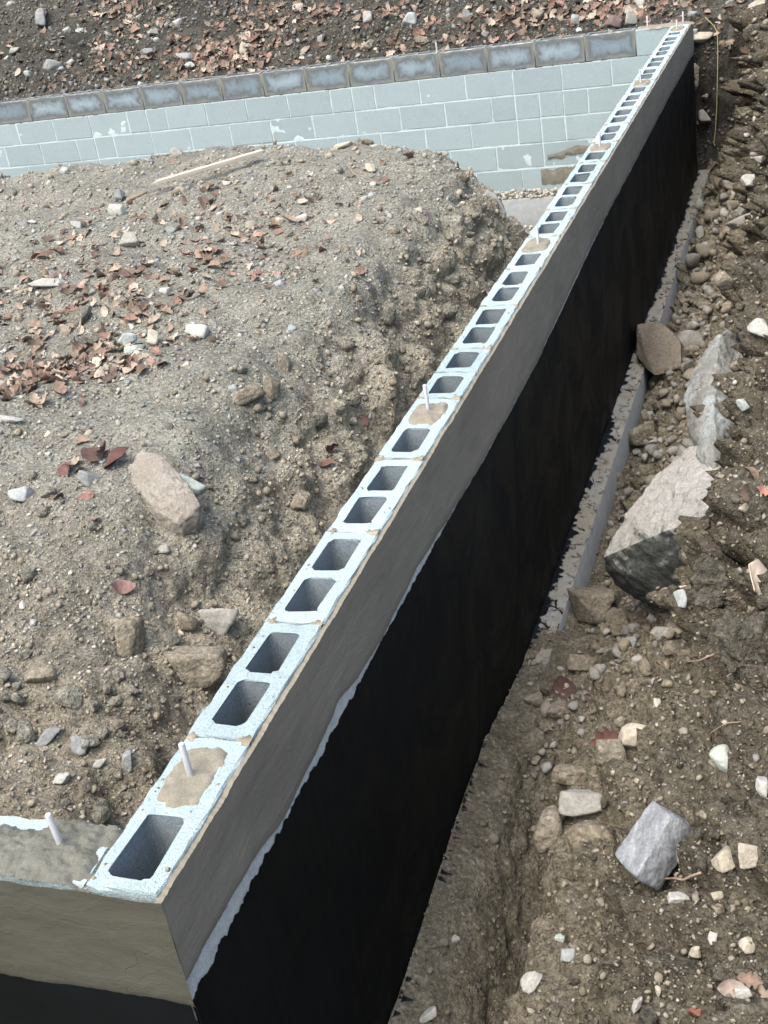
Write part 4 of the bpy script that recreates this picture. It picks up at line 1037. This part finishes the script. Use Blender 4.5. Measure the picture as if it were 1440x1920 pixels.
flakes('stone_chips', 'out', 9000, 5, 26, ['dust', 'tan', 'dust', 'grey', 'brown', 'cream'], 62, lambda C, N, u, v: .4+.6*sstep(.15, .3, C[:, 0]), 'flat stone chips on the bank and trench floor')
flakes('stone_chips', 'bk', 5000, 5, 20, ['brown', 'dust', 'slate', 'dark', 'grey'], 63, lambda C, N, u, v: np.where((C[:, 0] > -.1) & (N[:, 2] < .75), .2, 1.0), 'flat stone chips on the back slope')
def clods(name, zone, n, pmin, pmax, mat, seed, dens, label, sink=.42):
    r = np.random.default_rng(seed); C, N, wgt, z, u, v = SMP[zone]; w = wgt*dens(C, N, u, v); w /= w.sum(); idx = r.choice(len(C), n, p=w)
    px = pmin*(1-r.random(n)*(1-(pmin/pmax)**1.8))**(-1/1.8); rad = px*z[idx]/PX_F/2; VV, FF = [], []; base = 0
    T_ = [rock_vf(1200+i, 3, 8, .16, .8) for i in range(8)]; Rm = rand_rot(r, n)
    for k in range(n):
        Vt, Ft = T_[k % 8]; V = (Vt*np.array([1, r.uniform(.6, 1), r.uniform(.45, .9)])*rad[k]) @ Rm[k].T + C[idx[k]]+N[idx[k]]*rad[k]*(1-2*sink)
        VV.append(V); FF.append(Ft+base); base += len(Vt)
    tag(obj(name, mesh_np(name, np.vstack(VV), np.vstack(FF), M[mat], True, (1, 1, 1))), label, kind='stuff')
clods('dirt_clods', 'in', 340, 16, 64, 'dirt_in', 51, lambda C, N, u, v: (.05+sstep(.93, .7, N[:, 2]))*np.where(C[:, 1] < 1.6, 1.5, 1), 'lumps of dry earth on the mound slope')
clods('dirt_clods', 'out', 290, 16, 60, 'dirt_out', 52, lambda C, N, u, v: (.15+sstep(.13, .3, C[:, 0]))*np.where((C[:, 0] < .42) & (C[:, 1] < 1.6), .12, 1), 'lumps of dry earth in the trench and bank')
def ledge_crumbs():
    r = np.random.default_rng(19); VV, FF, CC = [], [], []
    for k in range(260):
        Vt, Ft = TPL[1][k % 10]; y = 1.7+7.3*r.random()**1.6; x = .098-abs(r.normal(0, .04)); rad = .003/(r.random()+.08)**.6*(1+.08*y)
        if x < .015: continue
        VV.append(Vt*rad*np.array([1, 1, .7])+np.array((x, y, -1.203+rad*.3))); FF.append(Ft+len(FF)*len(Vt)); CC.append(np.tile(np.array(PAL[['dust', 'tan', 'grey'][k % 3]])*r.uniform(.8, 1.15), (len(Vt), 1)))
    tag(obj('dirt_crumbs', mesh_np('dirt_crumbs', np.vstack(VV), np.vstack(FF), M['stone'], False, np.vstack(CC))), 'crumbs of earth spilled over the footing ledge', kind='stuff')
ledge_crumbs()
def wallgravel():
    r = np.random.default_rng(9); n = 900; VV, FF, CC = [], [], []
    for k in range(n):
        Vt, Ft = TPL[1][k % 10]; rad = r.uniform(.008, .022)
        if r.random() < .65: p = (r.uniform(-2.6, -.5), r.uniform(8.91, 9.03), -1.225+r.random()**2*.05)
        else: p = (r.uniform(-2.4, -.6), r.uniform(8.3, 8.88), -1.47+r.random()*.03)
        VV.append(Vt*rad+np.array(p)); FF.append(Ft+k*len(Vt)); CC.append(np.tile(np.array(PAL[['white', 'pale', 'cream'][k % 3]])*r.uniform(.8, 1.15), (len(Vt), 1)))
    tag(obj('gravel', mesh_np('gravel', np.vstack(VV), np.vstack(FF), M['stone'], False, np.vstack(CC))), 'white drainage gravel at the foot of the back wall', kind='stuff')
wallgravel()
# countable mid-size stones; copies share meshes
def stones_many(zone, n, pmin, pmax, palette, label, group, seed, dens, sub=2, sink=.3, power=2.4, tail=''):
    r = np.random.default_rng(seed); C, N, wgt, z, u, v = SMP[zone]
    ok = (u > 4) & (u < 1436) & (v > 4) & (v < 1916)
    w = wgt*dens(C, N, u, v)*ok; w /= w.sum(); idx = r.choice(len(C), n, p=w, replace=False)
    meshes = []; cname = []
    for i in range(8):
        cname.append({'dust': 'dusty', 'tan': 'tan', 'slate': 'slate', 'cream': 'cream', 'pale': 'pale', 'blue': 'bluish', 'brown': 'brown', 'grey': 'grey'}[palette[i % len(palette)]])
        Vt, Ft = rock_vf(900+seed*10+i, 3, 13, .04); col = np.array(PAL[palette[i % len(palette)]])*r.uniform(.88, 1.12)
        meshes.append(mesh_np('stone', Vt*np.array([1, r.uniform(.65, .95), r.uniform(.5, .8)]), Ft, M['dusty' if palette[i % len(palette)] in ('dust', 'tan', 'brown') else 'stone'], False, col))
    for k, i in enumerate(idx):
        px = pmin*(1-r.random()*(1-(pmin/pmax)**power))**(-1/power); rad = px*z[i]/PX_F/2
        o = obj('stone', meshes[k % 8], None, C[i]+N[i]*rad*(.6-2*sink)); o.scale = (rad,)*3
        o.rotation_euler = (r.normal(0, .35), r.normal(0, .35), r.uniform(0, 6.28)); lab = near_label(zone, u[i], v[i], ('little ' if px < pmin*1.25 else 'small ' if px < pmin*1.7 else 'mid-size ')+cname[k % 8]+' stone', tail)
        tag(o, lab or label, 'stone', group)
stones_many('in', 60, 15, 30, ['grey', 'pale', 'slate', 'dust', 'cream', 'blue', 'dust', 'grey'], 'loose small grey or cream stone on top of the dirt mound', 'loose stones on the mound top', 1, lambda C, N, u, v: sstep(.75, .92, N[:, 2])*(C[:, 2] > -.5), tail='on the mound')
stones_many('in', 40, 18, 42, ['dust', 'tan', 'dust', 'brown'], 'dusty stone bedded in the eroded slope of the mound', 'stones in the mound slope', 2, lambda C, N, u, v: sstep(.9, .7, N[:, 2])+.15, tail='in the slope')
stones_many('out', 60, 18, 44, ['dust', 'dust', 'grey', 'tan'], 'dusty fist-size rubble stone in the trench right of the footing', 'rubble stones in the trench', 3, lambda C, N, u, v: sstep(-.7, -.9, C[:, 2])*sstep(1.4, 2.0, C[:, 1])*(C[:, 0] > .16), sink=.2, tail='in rubble')
stones_many('out', 40, 14, 30, ['cream', 'dust', 'tan', 'grey', 'dust', 'tan'], 'small pale stone stuck in the brown near bank', 'pale stones in the near bank', 4, lambda C, N, u, v: sstep(-.85, -.6, C[:, 2])*(C[:, 1] < 3.2), tail='in the bank')
stones_many('bk', 60, 13, 28, ['slate', 'grey', 'dust', 'pale', 'blue', 'brown', 'slate', 'grey'], 'grey stone on the dark slope behind the back wall', 'stones on the back slope', 5, lambda C, N, u, v: 1.0+0*u, tail='on the back slope')

# ------------------------------------------------------------------ leaves
LPAL = [(.245, .185, .145), (.18, .132, .102), (.30, .25, .20), (.15, .11, .085), (.35, .305, .25), (.23, .15, .12), (.11, .088, .07)]
def leaf_vf(r, n=9, lobes=True):
    t = np.linspace(0, 1, n)
    w = .30*np.sin(np.pi*np.clip(t*.93+.05, 0, 1))**.8*(.75+.5*t)
    if lobes: w = w*np.where(np.arange(n) % 2 == 0, 1.10, .62)
    w[0] = .012; w[-1] = .03
    curl = r.uniform(-2.2, 2.2); fold = r.uniform(-.4, 1.0); tw = r.uniform(-1.2, 1.2)
    V = []
    for i in range(n):
        x = t[i]-.5; zc = curl*.45*(x*x)*1.6
        lob = .05 if (lobes and i % 2 == 0) else 0
        for s_ in (-1, 0, 1):
            y = s_*w[i]; z = zc+abs(s_)*w[i]*fold+tw*x*y*1.2+r.uniform(-.025, .025)
            V.append((x+(lob if s_ else 0), y, z))
    return np.array(V), grid_faces(n, 3)
lr = np.random.default_rng(31)
LT = [leaf_vf(lr, 9, k % 4 != 0) for k in range(16)]
def frame_from_normal(n, ang, tilt):
    n = n+tilt; n = n/np.linalg.norm(n); a = np.cross(n, [.3, .2, .9]); a /= np.linalg.norm(a); b = np.cross(n, a)
    x = a*math.cos(ang)+b*math.sin(ang); y = np.cross(n, x); return np.stack([x, y, n], 1)
def litter(name, zone, clusters, seed, label, size=(.035, .09)):
    r = np.random.default_rng(seed); VV, FF, CC = [], [], []; base = 0
    for (cx, cy, sx, sy, ang, n) in clusters:
        for _ in range(int(n*(.75 if zone == 'bk' else .9))):
            a, b = r.normal(size=2); u = cx+a*sx*math.cos(ang)-b*sy*math.sin(ang); v = cy-a*sx*math.sin(ang)-b*sy*math.cos(ang)
            q = hit(u, v, zone)
            if q is None: continue
            p, nn, dd = q
            Vt, Ft = LT[r.integers(16)]; s_ = r.uniform(*size); Fm = frame_from_normal(nn, r.uniform(0, 6.28), r.normal(0, .33, 3))
            V = (Vt*s_) @ Fm.T + p+nn*s_*r.uniform(.04, .22)
            VV.append(V); FF.append(Ft+base); CC.append(np.tile(np.array(LPAL[r.integers(7)])*r.uniform(.6, 1.25), (len(V), 1))); base += len(V)
    return tag(obj(name, mesh_np(name, np.vstack(VV), np.vstack(FF), M['leaf'], True, np.vstack(CC))), label, kind='stuff')
litter('leaf_litter', 'in', [(70, 705, 70, 22, .12, 130), (180, 675, 60, 20, .25, 80), (240, 690, 40, 10, .2, 25), (120, 630, 110, 25, .15, 35), (60, 560, 90, 30, .1, 22), (330, 480, 170, 40, .2, 60),
    (160, 450, 120, 45, .2, 34), (420, 530, 110, 30, .2, 34), (190, 560, 80, 25, .1, 26), (330, 395, 160, 30, .25, 24), (560, 340, 130, 28, .25, 14), (480, 440, 60, 30, .2, 18), (190, 870, 30, 22, 0, 7), (250, 500, 220, 60, .2, 110), (420, 430, 200, 50, .25, 70), (120, 600, 110, 40, .15, 60), (250, 590, 60, 25, .2, 24), (150, 940, 30, 20, 0, 4)], 41, 'reddish brown oak leaves littering the mound')
litter('leaf_litter', 'bk', [(225, 30, 45, 32, .3, 150), (330, 112, 100, 22, .1, 130), (470, 70, 55, 32, .5, 230), (540, 40, 50, 30, .4, 80), (420, 110, 60, 18, .2, 110), (250, 125, 60, 22, .2, 45), (720, 18, 70, 16, 0, 60),
    (850, 60, 150, 24, .15, 110), (1000, 25, 90, 18, .1, 130), (1180, 18, 80, 12, .1, 150), (1340, 40, 60, 22, .1, 60), (120, 90, 90, 50, 0, 40), (620, 100, 80, 24, .1, 40)], 42, 'reddish brown fallen leaves banked on the slope behind the back wall', (.05, .12))
litter('leaf_litter', 'out', [(1200, 830, 12, 10, 0, 2), (1300, 690, 20, 15, 0, 2), (1380, 1850, 40, 30, 0, 3), (1240, 1900, 40, 10, 0, 1), (1330, 100, 50, 30, 0, 8), (1400, 910, 30, 15, 0, 3)], 43, 'few dry leaves caught on the bank', (.035, .06))
def leaf_one(u, v, zone, length, col, label, seed, ang=0.0, lobes=True, curl=.6, lift=.25):
    q = hit(u, v, zone)
    if q is None: return
    p, n, dd = q; r = np.random.default_rng(seed); V, F = leaf_vf(r, 9, lobes)
    col = (np.array(col)*.75+np.mean(col)*.25)*.72
    s_ = length*dd/PX_F; Fm = frame_from_normal(n, ang, r.normal(0, .25, 3))
    o = obj('fallen_leaf', mesh_np('fallen_leaf', (V*s_) @ Fm.T, F, M['leaf'], True, col), None, p+n*s_*lift*.5)
    sol = None
    tag(o, label, 'leaf')
leaf_one(766, 299, 'in', 34, (.34, .18, .14), 'star-shaped reddish leaf near the back end of the mound', 1, .4)
leaf_one(484, 514, 'in', 30, (.30, .14, .11), 'red oak leaf on the mound top, left of an orange one', 2, 1.0)
leaf_one(520, 514, 'in', 30, (.42, .24, .15), 'orange-brown oak leaf on the mound top right of the red one', 3, 2.0)
leaf_one(612, 848, 'in', 44, (.14, .06, .05), 'dark maroon leaf in the gully beside the wall', 4, .3)
leaf_one(614, 876, 'in', 34, (.20, .09, .075), 'maroon leaf just below the darker one in the gully', 5, 1.2, False)
leaf_one(175, 862, 'in', 70, (.19, .105, .085), 'large curled brown leaf left of the largest cream rock', 6, .2, False, lift=.35)
leaf_one(225, 870, 'in', 60, (.13, .06, .05), 'dark curled leaf touching the largest cream rock', 7, 1.4, False, lift=.3)
leaf_one(128, 886, 'in', 40, (.22, .10, .09), 'small curled red leaf beside the slate-grey flat stone', 8, 2.0, False, lift=.3)
leaf_one(168, 932, 'in', 36, (.33, .17, .14), 'ribbed pinkish leaf below the slate-grey flat stone', 9, .7)
leaf_one(230, 1103, 'in', 44, (.30, .165, .15), 'single pink leaf lying on the bare slope', 10, .1, False)
leaf_one(684, 788, 'in', 36, (.25, .14, .125), 'muted pink leaf on the slope close to the wall', 11, .5)
leaf_one(1140, 1390, 'out', 62, (.16, .065, .05), 'dark red leaf beside the triangular dusty rock', 12, .5)
leaf_one(1213, 823, 'out', 34, (.30, .13, .10), 'red leaf on the flat dusty rock in the trench', 13, 1.3, lift=1.2)
leaf_one(1300, 1905, 'out', 34, (.36, .12, .07), 'orange-red leaf at the bottom right of the bank', 14, .9, False)
leaf_one(1372, 1852, 'out', 50, (.36, .29, .23), 'tan crumpled leaf at the lower right', 15, .4, False)
leaf_one(1345, 690, 'out', 50, (.42, .28, .19), 'orange-tan leaf on dirt above the bluish white boulder', 16, .7, lift=.9)
leaf_one(1432, 925, 'out', 34, (.45, .19, .13), 'bright red-orange leaf at the right edge above the brown clod', 17, .2, lift=.6)
leaf_one(1050, 1295, 'out', 70, (.14, .075, .06), 'dark wet leaf at the buried end of the footing', 18, .3, False)

# ------------------------------------------------------------------ stake, sticks, roots, string, bark
def stake():
    a, b = hit(288, 359, 'in')[0], hit(494, 301, 'in')[0]; a = a+np.array([0, 0, .05]); b = b+np.array([0, 0, .06])
    L = np.linalg.norm(b-a); bm = bmesh.new(); w, h = .050, .026
    secs = [(0, .10, .3), (.06, .62, .8), (.12, 1, 1), (.5, 1, 1), (1, 1, 1)]
    rings = []
    for t, sw, sh in secs: rings.append([bm.verts.new((t*L, sw*w*c, sh*h*d_+random.uniform(-.001, .001))) for c, d_ in ((-.5, -.5), (.5, -.5), (.5, .5), (-.5, .5))])
    for i in range(len(rings)-1):
        for k in range(4): bm.faces.new((rings[i][k], rings[i][(k+1) % 4], rings[i+1][(k+1) % 4], rings[i+1][k]))
    bm.faces.new(rings[0][::-1]); bm.faces.new(rings[-1]); bmesh.ops.recalc_face_normals(bm, faces=bm.faces)
    bmesh.ops.bevel(bm, geom=[e for e in bm.edges if abs((e.verts[0].co-e.verts[1].co).x) > .05], offset=.002, segments=1, affect='EDGES')
    me = bpy.data.meshes.new('wooden_stake'); bm.to_mesh(me); bm.free(); me.materials.append(M['wood'])
    o = obj('wooden_stake', me, None, a); x = Vector(b-a).normalized(); o.rotation_euler = x.to_track_quat('X', 'Z').to_euler()
    tag(o, 'pale pointed wooden stake lying on the mound top', 'stake')
stake()
def twig(pix, zone, rad, name, label, cat, mat, lift=.01, n=8):
    P = []
    for (u, v) in pix:
        q = hit(u, v, zone)
        if q is not None: P.append(q[0]+q[1]*lift)
    P = np.array(P); t = np.linspace(0, len(P)-1, len(P)*6); Pi = np.stack([np.interp(t, np.arange(len(P)), P[:, k]) for k in range(3)], 1)
    for _ in range(3): Pi[1:-1] = (Pi[:-2]+2*Pi[1:-1]+Pi[2:])/4
    Pi = Pi+.003*np.stack([n1(t, .9, 3+k) for k in range(3)], 1)
    base = Pi[0].copy(); me = tube(Pi-base, np.linspace(rad, rad*.45, len(Pi)), n); me.materials.append(M[mat])
    for p in me.polygons: p.use_smooth = True
    return tag(obj(name, me, None, base), label, cat)
twig([(240, 378), (256, 371), (276, 362)], 'in', .016, 'stick', 'dark broken stick at the tip of the wooden stake', 'stick', 'root')
twig([(1328, 1622), (1300, 1634), (1270, 1645), (1240, 1648), (1225, 1640), (1200, 1634)], 'out', .0028, 'root', 'thin root twig crossing the blocky streaked stone', 'root', 'root', .03)
twig([(1345, 1222), (1322, 1232), (1300, 1240), (1285, 1240)], 'out', .0026, 'root', 'short pale root sticking out of the brown bank', 'root', 'root', .03)
twig([(1330, 1395), (1338, 1372), (1360, 1360), (1390, 1358)], 'out', .0024, 'root', 'bent root above the smooth pale green stone', 'root', 'root', .01)
twig([(650, 310), (665, 330), (690, 345)], 'in', .006, 'stick', 'thin stick lying near the back end of the mound', 'stick', 'root')
sp = [at(u, v, 1, 9.46) for (u, v) in ((1322, 32), (1340, 50), (1345, 62), (1346, 100), (1345, 150), (1344, 200), (1341, 250), (1338, 270), (1346, 276), (1362, 276), (1370, 286), (1378, 296))]
sp = np.array(sp); t = np.linspace(0, len(sp)-1, 70); si = np.stack([np.interp(t, np.arange(len(sp)), sp[:, k]) for k in range(3)], 1)
for _ in range(2): si[1:-1] = (si[:-2]+2*si[1:-1]+si[2:])/4
me = tube(si-si[0], .0032, 6); me.materials.append(M['string'])
tag(obj('mason_string', me, None, si[0]), 'thin yellow string hanging down the dark cut face beyond the far corner', 'string')
def bark():
    q = hit(1410, 1085, 'out'); p, n, dd = q; s_ = dd/PX_F
    u, v = np.meshgrid(np.linspace(-1, 1, 16), np.linspace(-1, 1, 16)); X = (u*.6-.15*v)*38*s_*(1-.35*np.maximum(-u, 0)); Y = v*40*s_*(.55+.45*(u+1)/2); Z = (.35*u*u+.25*v*u)*26*s_+.003*pnoise(np.stack([u, v, u*0], -1), 3, 3)
    R2 = np.stack([CR, CU, CB], 1); V = np.stack([X, Y, Z], -1).reshape(-1, 3) @ R2.T
    me = mesh_np('bark_piece', V, grid_faces(16, 16), M['bark'], True)
    o = obj('bark_piece', me, None, p+CB*.05+n*.01); sm = o.modifiers.new('thick', 'SOLIDIFY'); sm.thickness = .003
    tag(o, 'curled whitish bark piece at the right edge of the bank', 'bark')
bark()
